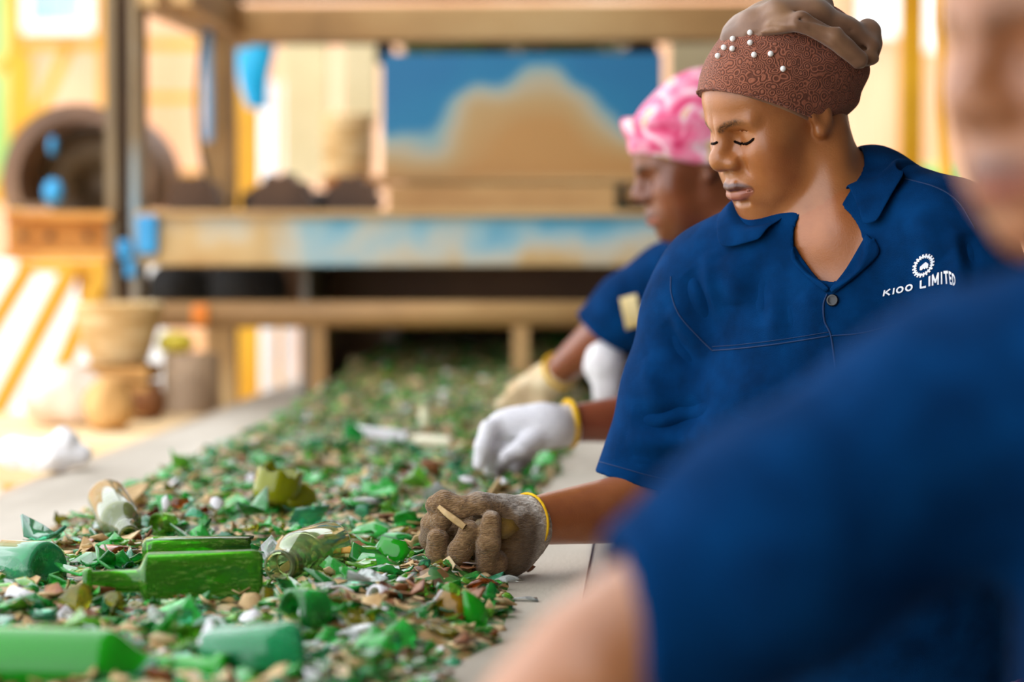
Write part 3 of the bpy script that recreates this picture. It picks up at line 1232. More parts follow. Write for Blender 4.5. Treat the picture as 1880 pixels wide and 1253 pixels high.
# b) shards one could pick up
cname = {'green': 'bright green', 'deep': 'dark green', 'leaf': 'yellowish green', 'olive': 'olive', 'teal': 'teal', 'clear': 'clear',
         'amber': 'amber brown', 'tan': 'dusty tan', 'white': 'whitish', 'brown': 'brown'}
gmesh = {}
for k in mix:
    for j in range(6):
        g, f = shard_geo(rng, int(rng.integers(6, 9)), rng.uniform(.2, .9), thick=.1)
        me = mesh_from(g, f, 'glass_shard')
        me.materials.append(G[k])
        gmesh[(k, j)] = me
zones = [(2.05, 2.5, 'near the picture bottom'), (2.5, 2.95, 'level with the dirty glove'), (2.95, 3.6, 'beyond the dirty glove'), (3.6, 4.6, 'far back by the white glove')]
RESERVED = []


ORD = ['first', 'second', 'third', 'fourth', 'fifth', 'sixth', 'seventh', 'eighth', 'ninth', 'tenth', 'eleventh', 'twelfth', 'thirteenth', 'fourteenth',
       'fifteenth', 'sixteenth', 'seventeenth', 'eighteenth', 'nineteenth', 'twentieth'] + [f'twenty-{x}' for x in ('first', 'second', 'third', 'fourth', 'fifth', 'sixth', 'seventh', 'eighth', 'ninth')] + \
      ['thirtieth'] + [f'thirty-{x}' for x in ('first', 'second', 'third', 'fourth', 'fifth', 'sixth', 'seventh', 'eighth', 'ninth')] + ['fortieth'] * 20


def place_shards(N=285):
    cnt = 0
    byz = {}
    while cnt < N:
        Y = 2.08 + 2.4 * rng.random() ** 1.25
        X = rng.uniform(-.83, -.17)
        h = float(heap(np.array([X]), np.array([Y]))[0])
        px_ok = X / Y > -.30
        if h < .004 or not px_ok:
            continue
        if any((X - a) ** 2 + (Y - b) ** 2 < r * r for a, b, r in RESERVED):
            continue
        k = mix[int(rng.choice(len(mix), p=wts))]
        if k in ('tan', 'brown') and rng.random() < .6:
            k = ('green', 'deep', 'teal')[int(rng.integers(3))]
        s = rng.uniform(.019, .040) * (.6 if k == 'white' else 1)
        o = bpy.data.objects.new('glass_shard', gmesh[(k, int(rng.integers(6)))])
        COL.objects.link(o)
        R = Matrix([list(r) for r in rand_rot(rng, .42)])
        o.matrix_world = Matrix.Translation((X, Y, BZ + h + s * .35)) @ R.to_4x4() @ Matrix.Diagonal((s, s, s, 1))
        z = next(zz[2] for zz in zones if Y < zz[1])
        byz.setdefault((cname[k], z), []).append((X / Y, o))
        cnt += 1
    for (c_, z), lst in byz.items():
        lst.sort(key=lambda q: q[0])
        for i, (_, o) in enumerate(lst):
            pos = 'the only one there' if len(lst) == 1 else ('leftmost' if i == 0 else ('rightmost' if i == len(lst) - 1 else f'{ORD[i]} from left'))
            tag(o, f'{c_} glass shard {z}, {pos}', 'glass shard', f'{c_} shards {z}')


# ---- bottles
def bottle_mesh(r=.036, h=.20, neck=.0135, nl=.07, sh=.045, wall=.0028, n=36, broken=None, seed=0, squash=1.0, sq=2.0):
    """bottle standing on its base along +z, with inner wall; broken=(height, jag) cuts it off with a jagged rim"""
    pr = [(0.0, .006), (r * .55, .003), (r * .85, 0), (r * .97, .004), (r, .012), (r, h)]
    for i in range(1, 7):
        t = i / 6
        rr = r + (neck - r) * (3 * t * t - 2 * t ** 3)
        pr.append((rr, h + sh * t))
    pr += [(neck, h + sh + nl * .82), (neck * 1.22, h + sh + nl * .83), (neck * 1.25, h + sh + nl * .93), (neck * 1.15, h + sh + nl)]
    inn = [(max(a - wall, 0), z + (wall * 2 if a < r * .9 and z < .02 else wall * .4)) for a, z in pr[::-1]]
    inn[0] = (pr[-1][0] - wall, pr[-1][1])
    inn[-1] = (0.0, .012)
    rg = np.random.default_rng(seed)
    if broken:
        hb, jag = broken
        out = [p for p in pr if p[1] < hb * .98]
        lastr = np.interp(hb, [p[1] for p in pr[4:]], [p[0] for p in pr[4:]])
        out.append((lastr, hb))
        inn = [(lastr - wall, hb)] + [p for p in inn if p[1] < hb * .98]
        prof = out + inn
        rim = (len(out) - 1, len(out))
    else:
        prof = pr + inn
        rim = None
    V, F = lathe_mesh(prof, n)
    V = np.array(V)
    if rim is not None:
        j = np.repeat(rg.uniform(-1, .3, n // 3 + 1), 3)[:n] + rg.uniform(-.3, .3, n)
        for q in rim:
            V[q * n:(q + 1) * n, 2] += j * broken[1]
    if sq != 2.0:
        a = np.arctan2(V[:, 1], V[:, 0])
        k = (np.abs(np.cos(a)) ** sq + np.abs(np.sin(a)) ** sq) ** (-1 / sq)
        body = np.clip((h + sh * .9 - V[:, 2]) / (sh * .9), 0, 1)
        k = 1 + (k - 1) * body
        V[:, 0] *= k
        V[:, 1] *= k * (1 + (squash - 1) * body)
    elif squash != 1:
        V[:, 1] *= squash
    return mesh_from(V, F, 'bottle')


def lay(o, base, mouth, roll=0.0):
    base, mouth = Vector([float(x) for x in base]), Vector([float(x) for x in mouth])
    z = (mouth - base).normalized()
    x = Vector((0, 0, 1)).cross(z)
    x = x.normalized() if x.length > 1e-3 else Vector((1, 0, 0))
    y = z.cross(x)
    R = Matrix((x, y, z)).transposed().to_4x4()
    o.matrix_world = Matrix.Translation(base) @ R @ Matrix.Rotation(roll, 4, 'Z')
    return o


def bottle(base, mouth, m, label, roll=0.0, smooth=True, name='glass_bottle', cat='bottle', fit=True, **kw):
    L = float(np.linalg.norm(np.asarray(mouth) - np.asarray(base)))
    if fit and 'broken' not in kw:
        kw.setdefault('nl', L * .24)
        kw.setdefault('sh', L * .14)
        kw['h'] = L - kw['nl'] - kw['sh']
    o = obj(name, bottle_mesh(**kw), m, None, smooth)
    lay(o, base, mouth, roll)
    tag(o, label, cat)
    p = (np.asarray(base) + np.asarray(mouth)) / 2
    for t in (0, .33, .66, 1):
        q = np.asarray(base) + (np.asarray(mouth) - np.asarray(base)) * t
        RESERVED.append((q[0], q[1], .03))
    return o


GF = glassmat('flask_green', '#4fbe16', .2, '#b4c870', .8, .05, 260, (1, 1, .25), .53)
GB = glassmat('bottle_green', '#4fc93c', .12, '#bcc98a', .88, .05, 50)
GC = glassmat('bottle_pale_green', '#cfe6a8', .15, '#dcdcc8', .92, .05, 70, (1, 1, .3), .55)
GS = glassmat('bottle_grey_olive', '#93a050', .12, '#d4dae0', .75, .03, 40)
GT = glassmat('bottle_teal', '#22cc80', .10, '#9fe6c0', .7, .06, 40)
GY = glassmat('bottle_yellow_olive', '#b7bf08', .12, '#a8a020', .6, .1, 40)
GE = glassmat('bottle_vivid_green', '#14bc1c', .06, '#7fd050', .5, .12, 45, (1, 1, .3), .56)

bottle(W(482, 1060, 2.60), W(152, 1070, 2.56), GF, 'dusty green flat flask lying with its neck to the left', roll=math.radians(98), r=.0300, neck=.0125, nl=.058, sh=.012, squash=.55, sq=5.0, n=48)
bottle(W(262, 1036, 2.68), W(458, 1034, 2.70), GF, 'green flat flask piece lying behind the dusty flask', roll=math.radians(95), r=.0300, squash=.5, sq=5.0, n=48, h=.2, broken=(.118, .012), seed=4)
bottle(W(197, 915, 3.22), W(238, 986, 2.98), GS, 'silvery green bottle pointing its mouth at the viewer near the left belt edge', r=.0275, neck=.0115, nl=.05, sh=.05)
bottle(W(604, 1004, 2.86), W(512, 1040, 2.665), GC, 'clear pale green bottle with its dark mouth toward the viewer', r=.0315, neck=.0145, nl=.03, sh=.05)
bottle(W(-160, 1222, 2.10), W(420, 1236, 2.08), GE, 'large blurred bright green bottle lying across the front corner', r=.036, neck=.014)
bottle(W(556, 1212, 2.14), W(380, 1225, 2.12), GT, 'blurred teal green broken bottle bottom at the front', r=.036, h=.2, broken=(.085, .02), seed=7)
bottle(W(90, 1046, 2.72), W(-60, 1040, 2.80), glassmat('bottle_sea_green', '#3fc98a', .14, '#bcd8c0', .75, .05, 60), 'broken teal bottle bottom at the left rim of the picture', r=.0325, h=.2, broken=(.075, .014), seed=9)
bottle(W(503, 920, 3.40), W(515, 868, 3.40), GY, 'yellow olive broken bottle bottom standing upright in the heap', r=.033, h=.2, broken=(.048, .007), seed=12)
bottle(W(560, 915, 3.45), W(480, 935, 3.36), GY, 'olive broken bottle body lying beside the upright yellow one', r=.026, h=.2, broken=(.07, .02), seed=14)
bottle(W(640, 797, 4.5), W(745, 806, 4.5), G['white'], 'long white plastic tube lying in the heap before the machine', name='plastic_tube', cat='tube', r=.0165, neck=.013, nl=.01, sh=.01)
bottle(W(832, 815, 4.42), W(756, 808, 4.46), mat('cream_plastic', ['#cfc6a8', '#e6dfc6'], 10, .5), 'short cream plastic tube lying right of the white tube', name='plastic_tube', cat='tube', r=.0125, neck=.01, nl=.01, sh=.01)
bottle(W(782, 786, 4.75), W(779, 742, 4.75), mat('cream_glass', ['#cfd0a8', '#e6e6c6'], 10, .3), 'small pale bottle standing upright behind the plastic tubes', r=.0125, neck=.008)

# ---- rings and necks
def ring(c, axis, R0, r, m, label, L=.02):
    pr = [(R0, -L / 2), (R0 + r * .2, 0), (R0, L / 2), (R0 - r, L / 2), (R0 - r * .9, 0), (R0 - r, -L / 2), (R0, -L / 2)]
    V, F = lathe_mesh(pr, 28)
    o = obj('bottle_ring', mesh_from(V, F), m, None, True)
    lay(o, c, np.asarray(c) + np.asarray(axis))
    RESERVED.append((c[0], c[1], .02))
    return tag(o, label, 'bottle neck')


ring(W(98, 1024, 2.80), (-.35, -1, .15), .0125, .004, G['green'], 'green bottle mouth ring standing at the left behind dusty shards', .012)
ring(W(694, 1097, 2.52), (-.7, -.75, .25), .0125, .003, G['white'], 'thin pale oval bottle ring lying in front of the dirty glove', .012)
ring(W(560, 1130, 2.40), (-.8, -.6, .1), .026, .005, G['deep'], 'dark green curved bottle collar with white top, front centre', .035)
ring(W(300, 962, 3.15), (-.4, -1, .1), .014, .004, G['leaf'], 'small green bottle neck right of the silvery bottle', .03)

# ---- large single shards
def big(px, py, Y, w, h, k, label, nrm=(0, -1, .35), bend=.4, seed=0, spin=0.0, nseg=8, thick=.09, cat='glass shard'):
    rg = np.random.default_rng(1000 + seed)
    g, f = shard_geo(rg, nseg, bend, .3, thick)
    s = FPX / Y
    me = mesh_from(g, f, 'glass_shard')
    me.materials.append(G[k] if isinstance(k, str) else k)
    o = bpy.data.objects.new('glass_shard', me)
    COL.objects.link(o)
    z = Vector(nrm).normalized()
    y = (Vector((0, 0, 1)) - z * z.z).normalized()
    x = y.cross(z)
    R = Matrix((x, y, z)).transposed() @ Matrix.Rotation(spin, 3, 'Z')
    p = W(px, py, Y)
    o.matrix_world = Matrix.Translation(p) @ R.to_4x4() @ Matrix.Diagonal((w / s / 2, h / s / 2, max(w, h) / s / 2, 1))
    RESERVED.append((p[0], p[1], .022))
    return tag(o, label, cat)


big(50, 1105, 2.46, 130, 75, 'deep', 'large dark green curved shard at the left rim, spotted with dirt', (.1, -.9, .5), .6, 1)
big(25, 1085, 2.50, 90, 50, 'white', 'whitish curved shard tucked over the dark green one at left', (-.3, -.6, .7), .6, 2)
big(140, 1100, 2.44, 80, 80, 'olive', 'olive shard leaning on the dark green one at left', (.1, -1, .35), .3, 3)
big(205, 1098, 2.44, 66, 76, 'olive', 'olive shard with dark edge under the neck of the dusty flask', (-.2, -1, .25), .3, 4)
big(160, 1138, 2.30, 110, 40, 'leaf', 'yellowish blurred shard lying on the large front bottle', (.1, -.8, .5), .3, 5)
big(282, 1128, 2.33, 54, 66, 'clear', 'pale bluish rounded shard upright before the dusty flask', (-.3, -1, .2), .6, 6)
big(332, 1132, 2.33, 58, 60, 'teal', 'milky teal shard right of the pale bluish one', (.3, -1, .3), .5, 7)
big(462, 1106, 2.52, 50, 50, 'tan', 'rough tan fragment at the right end of the dusty flask', (.2, -.9, .5), .5, 8, thick=.3, cat='fragment')
big(490, 1095, 2.53, 34, 48, 'olive', 'golden shard tip poking up right of the flask', (.3, -1, .2), .3, 9)
big(538, 1118, 2.44, 90, 40, 'white', 'white curved piece on top of the dark green collar', (-.2, -.5, .8), .7, 10)
big(455, 1135, 2.40, 66, 44, 'white', 'milky white curved shard in front of the tan fragment', (-.2, -.7, .6), .7, 11)
big(612, 1088, 2.56, 84, 50, 'tan', 'sandy curved shard lying centre, over a dark red one', (.1, -.7, .7), .5, 12, thick=.14)
big(606, 1102, 2.52, 40, 34, 'amber', 'dark red amber shard below the sandy curved one', (-.2, -.9, .4), .3, 13)
big(520, 1088, 2.58, 86, 46, 'deep', 'flat dark green shard between the flask and the sandy shard', (.1, -.5, .9), .4, 14)
big(650, 1105, 2.52, 60, 36, 'deep', 'dark green bottle lip shard right of the red one', (.3, -.7, .6), .6, 15)
big(715, 1000, 2.86, 80, 56, 'green', 'wide bright green shard left of the dirty glove', (-.2, -.8, .6), .4, 21)
big(705, 1040, 2.74, 110, 36, 'deep', 'long dark green shard flat in front of the wide green one', (0, -.3, 1), .3, 22)
big(640, 1010, 2.80, 50, 26, mat('orange_scrap', ['#d9962c', '#efb850'], 20, .6), 'orange yellow scrap right of the pale green bottle', (.1, -.6, .7), .4, 23, cat='scrap')
big(330, 922, 3.28, 40, 30, 'amber', 'red brown amber shard on the far left of the heap', (.2, -.9, .4), .3, 24)
big(303, 925, 3.25, 22, 40, 'white', 'white sliver standing left of the red brown shard', (-.2, -1, .2), .3, 25)
big(355, 940, 3.20, 56, 36, 'teal', 'blue green curved shard right of the red brown one', (-.2, -.8, .6), .7, 26)
big(370, 985, 3.02, 52, 60, 'green', 'crumpled bright green shard behind the flasks', (.2, -.8, .5), .6, 27)
big(400, 925, 3.28, 36, 40, 'white', 'bluish white shard among greens left of the yellow bottle piece', (.3, -.8, .5), .5, 28)
big(590, 940, 3.3, 62, 26, 'clear', 'whitish label sliver right of the yellow bottle piece', (.2, -.6, .8), .4, 29)
big(858, 880, 3.62, 36, 30, 'white', 'lilac white shard left below the white glove', (.3, -.6, .8), .15, 30)
big(918, 883, 3.62, 38, 28, 'white', 'lilac white shard right below the white glove', (-.3, -.6, .8), .15, 31)
big(968, 1040, 2.90, 36, 38, 'brown', 'rough brown lump on the bare belt edge by the glove', (.2, -.8, .5), .4, 32, thick=.5, cat='lump')
big(935, 1062, 2.76, 56, 34, 'clear', 'white red printed label shard near the bare belt edge', (.1, -.8, .5), .4, 33)
big(700, 1140, 2.38, 54, 34, 'teal', 'milky green shard low centre front', (.1, -.7, .6), .5, 34)
big(600, 1165, 2.30, 60, 36, 'green', 'green shard right of the teal bottle bottom', (.2, -.7, .6), .5, 37)


def cut_shard(pts, Y, k, label, nrm=(0, -1, .25), thick=.0035, bulge=.003, cat='glass shard'):
    """plate with a given broken outline, standing at distance Y"""
    n = unit(V3(*nrm))
    c0 = W(sum(p[0] for p in pts) / len(pts), sum(p[1] for p in pts) / len(pts), Y)
    fr = []
    for (x, y) in pts:
        d = ray(x, y)
        fr.append(CAM_POS + d * (np.dot(c0 - CAM_POS, n) / np.dot(d, n)))
    fr = np.array(fr)
    mid = fr * .5 + c0 * .5 + n * bulge * .7
    A = np.concatenate([[c0 + n * bulge], mid, fr])
    B = A - n * thick
    m_, k_ = len(pts), 1 + 2 * len(pts)
    F = []
    for s, o in ((1, 0), (-1, k_)):
        for i in range(m_):
            j = (i + 1) % m_
            for t in ((o, o + 1 + i, o + 1 + j), (o + 1 + i, o + 1 + m_ + i, o + 1 + m_ + j), (o + 1 + i, o + 1 + m_ + j, o + 1 + j)):
                F.append(t if s == 1 else t[::-1])
    for i in range(m_):
        j = (i + 1) % m_
        a, b = 1 + m_ + i, 1 + m_ + j
        F += [(a, a + k_, b + k_), (a, b + k_, b)]
    V = np.concatenate([A, B]) - c0
    me = mesh_from(V, np.array(F))
    bm = bmesh.new()
    bm.from_mesh(me)
    bmesh.ops.recalc_face_normals(bm, faces=bm.faces)
    bm.to_mesh(me)
    bm.free()
    o = obj('glass_shard', me, G[k] if isinstance(k, str) else k)
    o.location = c0
    RESERVED.append((c0[0], c0[1], .028))
    return tag(o, label, cat)


GGB = glassmat('shard_golden_brown', '#b98a14', .22, '#8a6a2a', .55)
cut_shard([(813, 1084), (850, 1096), (852, 1124), (852, 1148), (811, 1137), (797, 1114)], 2.47, GGB, 'golden brown shard standing beside the bright green one', (-.2, -1, .2))
cut_shard([(850, 1082), (872, 1093), (889, 1108), (897, 1126), (894, 1151), (854, 1155), (852, 1116)], 2.46, GE, 'bright green shard standing upright at the right belt edge', (.3, -1, .15))
cut_shard([(805, 1137), (852, 1127), (853, 1155), (830, 1158)], 2.45, 'amber', 'dark amber sliver lying under the golden brown shard', (0, -.8, .6))
cut_shard([(735, 1074), (778, 1063), (788, 1078), (787, 1091), (752, 1105), (731, 1091)], 2.60, 'olive', 'dusty olive shard below the dirty glove', (-.1, -1, .45))
cut_shard([(811, 1078), (826, 1068), (845, 1078), (846, 1093), (817, 1095)], 2.58, 'leaf', 'mossy green shard behind the golden brown one', (.1, -1, .3))
cut_shard([(880, 1091), (901, 1068), (910, 1074), (911, 1095), (924, 1107), (897, 1108)], 2.60, 'deep', 'jagged dark green shard right of the upright bright one', (.25, -1, .3))
cut_shard([(740, 1116), (800, 1110), (806, 1125), (775, 1145), (748, 1142)], 2.46, 'deep', 'dark green plate lying left of the golden brown shard', (-.1, -.7, .7))
cut_shard([(744, 1143), (800, 1158), (798, 1170), (765, 1170)], 2.40, 'tan', 'long tan splinter lying low centre front', (0, -.6, .8))
cut_shard([(690, 1165), (740, 1135), (770, 1160), (760, 1185), (705, 1192)], 2.30, 'green', 'crumpled green shard low in the centre foreground', (.1, -.8, .5))
cut_shard([(690, 1010), (700, 985), (745, 995), (752, 1012), (735, 1035), (695, 1030)], 2.84, GE, 'vivid green scalloped shard left of the dirty glove', (-.15, -1, .4))
# thin curved rims of broken bottles
def rim_arc(pts, Y, label, r=.0017, m='clear'):
    q = spline([W(x, y, Y + dy) for x, y, dy in pts], 6)
    o = MB().tube(q, [r * .5] + [r] * (len(q) - 2) + [r * .5], 8).build('glass_sliver', G[m], None, True)
    RESERVED.append((q[len(q) // 2][0], q[len(q) // 2][1], .02))
    return tag(o, label, 'glass sliver')


rim_arc([(727, 1080, 0), (736, 1095, -.01), (752, 1108, -.015), (757, 1110, -.015)], 2.58, 'pale curved rim hugging the dusty olive shard', m='white')
rim_arc([(757, 1112, 0), (772, 1117, -.005), (790, 1112, 0), (805, 1094, .01), (812, 1084, .015)], 2.52, 'pale hooked rim reaching up to the golden brown shard', m='white')
rim_arc([(728, 1112, 0), (740, 1128, -.02), (756, 1144, -.03)], 2.47, 'bluish straight splinter pointing at the long tan one', .003, 'clear')
rim_arc([(585, 1095, .0), (600, 1084, .0), (625, 1078, .01), (650, 1088, .01)], 2.54, 'white rim bowed over the sandy curved shard', .0018, 'white')
rim_arc([(660, 1120, .0), (690, 1108, .0), (712, 1093, .01)], 2.46, 'tan pale rim slanting under the oval bottle ring', .003, 'tan')
rim_arc([(700, 1075, .0), (725, 1070, .0), (748, 1055, .02)], 2.66, 'yellow green rim rising toward the dirty glove', .003, 'leaf')
for x_ in range(780, 910, 20):
    q_ = W(x_, 1175, 2.41)
    RESERVED.append((q_[0], q_[1], .03))
for x_ in range(790, 960, 20):
    q_ = W(x_, 1000, 2.86)
    RESERVED.append((q_[0], q_[1], .05))
    q_ = W(x_, 1050, 2.80)
    RESERVED.append((q_[0], q_[1], .04))
for x_ in range(150, 500, 25):
    q_ = W(x_, 1120, 2.5)
    RESERVED.append((q_[0], q_[1], .035))
place_shards()
# ================================================================== people
M_skin = mat('skin', ['#e8e0da', '#ffffff'], 30, .36, bump=.10, bscale=420, attr='tint', spec=.55, sub=.10, coat=.22)
M_navy = mat('navy_cotton', ['#00264f', '#002f5e', '#01386c'], 25, .9, bump=.35, bscale=900, spec=.06, sheen=0.0)
M_stitch = mat('navy_stitch', ['#06264f', '#0a3567'], 25, .8)
M_print = mat('white_print', ['#dfe6f2', '#f2f5fb'], 40, .7)
M_lash = mat('lash', ['#0c0604', '#1a0d08'], 30, .9, spec=.1)
M_btn = mat('black_button', ['#06070a', '#14161c'], 30, .25)


def col(h):
    return np.array(hexc(h)[:3])


def mixc(C, c, w):
    w = np.clip(w, 0, 1)[:, None]
    return C * (1 - w) + col(c)[None, :] * w


def head_frame(face_xy, pitch, roll=0.0):
    """columns: left, forward, up of a head facing face_xy and bowed by pitch"""
    f = unit(V3(face_xy[0], face_xy[1], 0))
    left = V3(-f[1], f[0], 0)
    F_ = f * math.cos(pitch) + V3(0, 0, -1) * math.sin(pitch)
    U_ = np.cross(left, F_) * -1
    U_ = np.cross(F_, -left)
    U_ = unit(np.cross(left, F_))
    if U_[2] < 0:
        U_ = -U_
    if roll:
        c, s = math.cos(roll), math.sin(roll)
        left, U_ = left * c + U_ * s, U_ * c - left * s
    return np.stack([left, F_, U_], 1)


def head_sdf(P):
    """bare head in its own frame: x left, y forward, z up, eyes at z=0"""
    Q = P.copy()
    Q[:, 0] = np.abs(Q[:, 0])
    d = ell(Q, (0, -.012, .032), (.0735, .096, .086))
    d = smin(d, ell(Q, (0, .026, .036), (.057, .064, .042)), .03)
    d = smin(d, ell(Q, (0, .028, -.032), (.060, .060, .078)), .028)
    d = smin(d, cone(Q, (.044, .002, -.060), (.014, .062, -.099), .021, .017), .028)
    d = smin(d, sph(Q, (0, .073, -.099), .0175), .02)
    d = smin(d, ell(Q, (.0395, .0555, -.026), (.026, .026, .026)), .025)
    d = smin(d, ell(Q, (.038, .052, -.058), (.022, .026, .028)), .025)
    d = smin(d, ell(Q, (.026, .040, -.078), (.030, .036, .030)), .025)
    d = smin(d, cone(Q, (.008, .0865, .015), (.042, .071, .015), .0105, .0075), .014)
    d = smax(d, -ell(Q, (.0315, .0960, -.0035), (.0215, .0175, .0130)), .014)
    # lids over the ball, almost shut
    lid = ell(Q, (.0315, .0640, -.0055), (.0175, .0150, .0128))
    d = smin(d, lid, .004)
    d = smax(d, -(seg_dist(Q, [(.0165, .0765, .0035), (.0245, .0790, .0058), (.034, .0785, .0060), (.046, .0715, .0030)]) - .0004), .003)   # fold above lid
    d = smax(d, -(seg_dist(Q, [(.0175, .0755, -.0095), (.024, .0785, -.0120), (.032, .0785, -.0130), (.041, .0745, -.0115), (.047, .070, -.0085)]) - .0012), .0025)  # slit
    d = smin(d, chain(Q, [(.019, .0735, -.0135), (.030, .0755, -.0165), (.044, .0695, -.0140)], [.0022, .0030, .0022]), .004)   # lower lid
    d = smax(d, -(seg_dist(Q, [(.0165, .0775, -.0135), (.027, .0790, -.0215), (.042, .0745, -.0205)]) - .0010), .006)
    # nose
    n = chain(Q, [(0, .086, .012), (0, .0920, -.006), (0, .1020, -.020)], [.0080, .0090, .0110], .008)
    n = smin(n, sph(Q, (0, .1035, -.0270), .0132), .010)
    n = smin(n, ell(Q, (.0150, .0950, -.0320), (.0098, .0120, .0094)), .009)
    d = smin(d, n, .010)
    d = smax(d, -ell(Q, (.0088, .1015, -.0415), (.0046, .0064, .0044)), .003)
    d = smax(d, -(seg_dist(Q, [(.0270, .0925, -.028), (.0275, .089, -.041), (.031, .0845, -.052)]) - .0010), .007)
    # mouth
    d = smin(d, ell(Q, (0, .073, -.066), (.030, .024, .026)), .02)
    d = smin(d, chain(Q, [(0, .0985, -.0635), (.010, .0970, -.0625), (.0265, .0855, -.0685)], [.0060, .0062, .0028]), .005)
    d = smin(d, chain(Q, [(0, .0965, -.0755), (.012, .0945, -.0752), (.0245, .0855, -.0705)], [.0075, .0070, .0028]), .005)
    d = smax(d, -(seg_dist(Q, [(0, .1055, -.0688), (.013, .1015, -.0685), (.0285, .0885, -.0700)]) - .0012), .0025)
    d = smax(d, -(seg_dist(Q, [(0, .0965, -.0865), (.013, .092, -.086)]) - .002), .008)
    # ear
    e = ell(Q, (.0710, -.012, -.002), (.008, .017, .026))
    e = smin(e, sph(Q, (.0715, -.004, -.0275), .0080), .008)
    e = smax(e, -ell(Q, (.080, -.009, -.002), (.007, .009, .016)), .005)
    d = smin(d, e, .006)
    return d


def head_tint(Q, base, lip='#a4604c', brow='#2a140b'):
    """skin colour over the head, nostrils darkened as shade, Q in the head frame"""
    A = Q.copy()
    A[:, 0] = np.abs(A[:, 0])
    C = np.repeat(col(base)[None, :], len(Q), 0)
    C = C * (1 + .10 * fbm(Q, 28, 5, 3))[:, None]
    C = mixc(C, '#a8551f', .45 * np.exp(-((A - V3(.045, .06, -.045)) ** 2).sum(1) / .028 ** 2))
    up = seg_dist(A, [(0, .1045, -.0635), (.010, .103, -.0622), (.026, .088, -.0685)])
    lo = seg_dist(A, [(0, .1035, -.0760), (.012, .101, -.0755), (.024, .088, -.0708)])
    C = mixc(C, '#5a2c20', np.clip((.0075 - up) / .003, 0, 1))
    C = mixc(C, lip, np.clip((.0082 - lo) / .003, 0, 1))
    bd = seg_dist(A, [(.010, .0965, .0125), (.020, .0925, .0175), (.033, .085, .0190), (.046, .073, .0145)])
    C = mixc(C, brow, .95 * np.clip((.0062 - bd) / .004, 0, 1) * (.75 + .5 * vnoise(Q, 900, 3)))
    ed = seg_dist(A, [(.0175, .0755, -.0100), (.024, .0785, -.0125), (.032, .0785, -.0135), (.041, .0745, -.0120), (.047, .070, -.0090)])
    C = mixc(C, '#120805', np.clip((.0026 - ed) / .0014, 0, 1))
    ns = np.linalg.norm((A - V3(.0088, .103, -.042)) / V3(1, 1.2, .8), axis=1)
    C = mixc(C, '#1d0d07', np.clip((.0058 - ns) / .002, 0, 1))  # nostrils painted dark for the shade inside
    return C


class Torso:
    """stout upper body between two shoulders and the pelvis"""

    def __init__(s, SR, SL, PV, k=1.0):
        s.SR, s.SL, s.PV = map(np.asarray, (SR, SL, PV))
        s.mid = (s.SR + s.SL) / 2
        s.U = unit(s.mid - s.PV)
        L = s.SL - s.SR
        s.L = unit(L - s.U * np.dot(L, s.U))
        s.F = np.cross(s.L, s.U)
        s.R = np.stack([s.L, s.F, s.U], 1)
        s.k = k
        s.extra = []

    def at(s, l, f, u):
        return s.mid + s.L * l + s.F * f + s.U * u

    def sdf(s, P):
        k = s.k
        d = chain(P, [s.SR, s.at(-.06, -.02, .035), s.at(.06, -.02, .035), s.SL], [.062 * k, .07 * k, .07 * k, .062 * k])
        d = smin(d, ell(P, s.at(0, .0, -.13), (.178 * k, .118 * k, .19), s.R), .05)
        for sg in (-1, 1):
            d = smin(d, ell(P, s.at(sg * .082, .075 * k, -.195), (.088, .078, .092), s.R), .06)
        d = smin(d, ell(P, s.at(0, .035, -.36), (.182 * k, .155 * k, .20), s.R), .06)
        d = smin(d, ell(P, s.PV, (.20 * k, .165 * k, .16), s.R), .06)
        for a, b, ra, rb in s.extra:
            d = smin(d, cone(P, a, b, ra, rb), .04)
        return d


def glove_sdf(P, wrist, d, n, side, curl=.6, size=1.0, spread=.1, k=.008):
    """loosely curled gloved hand; d=pointing direction, n=palm normal, side=direction of the thumb"""
    d, n = unit(d), np.asarray(n, float)
    n = unit(n - d * np.dot(n, d))
    t = unit(np.asarray(side, float) - d * np.dot(side, d) - n * np.dot(side, n))
    w = np.asarray(wrist, float)
    R = np.stack([t, d, n], 1)
    o = ell(P, w + d * .05 * size, np.array((.043, .056, .022)) * size, R)
    o = smin(o, cone(P, w - d * .02, w + d * .03, .031 * size, .033 * size), .02)
    for i, (off, ln) in enumerate(((.030, .075), (.010, .083), (-.010, .077), (-.030, .062))):
        b = w + d * .088 * size + t * off * size
        c1, c2 = math.sin(curl * 1.0), math.cos(curl * 1.0)
        e1 = b + (d * c2 + n * c1 + t * off * spread * 6) * ln * .5 * size
        c1, c2 = math.sin(curl * 2.1), math.cos(curl * 2.1)
        e2 = e1 + (d * c2 + n * c1) * ln * .5 * size
        o = smin(o, chain(P, [b - d * .02, b, e1, e2], [.013 * size, .0125 * size, .0115 * size, .0105 * size]), .005)
    b = w + d * .025 * size + t * .032 * size
    e1 = b + (d * .6 + t * .7 + n * .4) * .036 * size
    e2 = e1 + (d * .95 + n * .45 - t * .1) * .034 * size
    o = smin(o, chain(P, [b, e1, e2], [.017 * size, .0135 * size, .0115 * size]), .009)
    return o


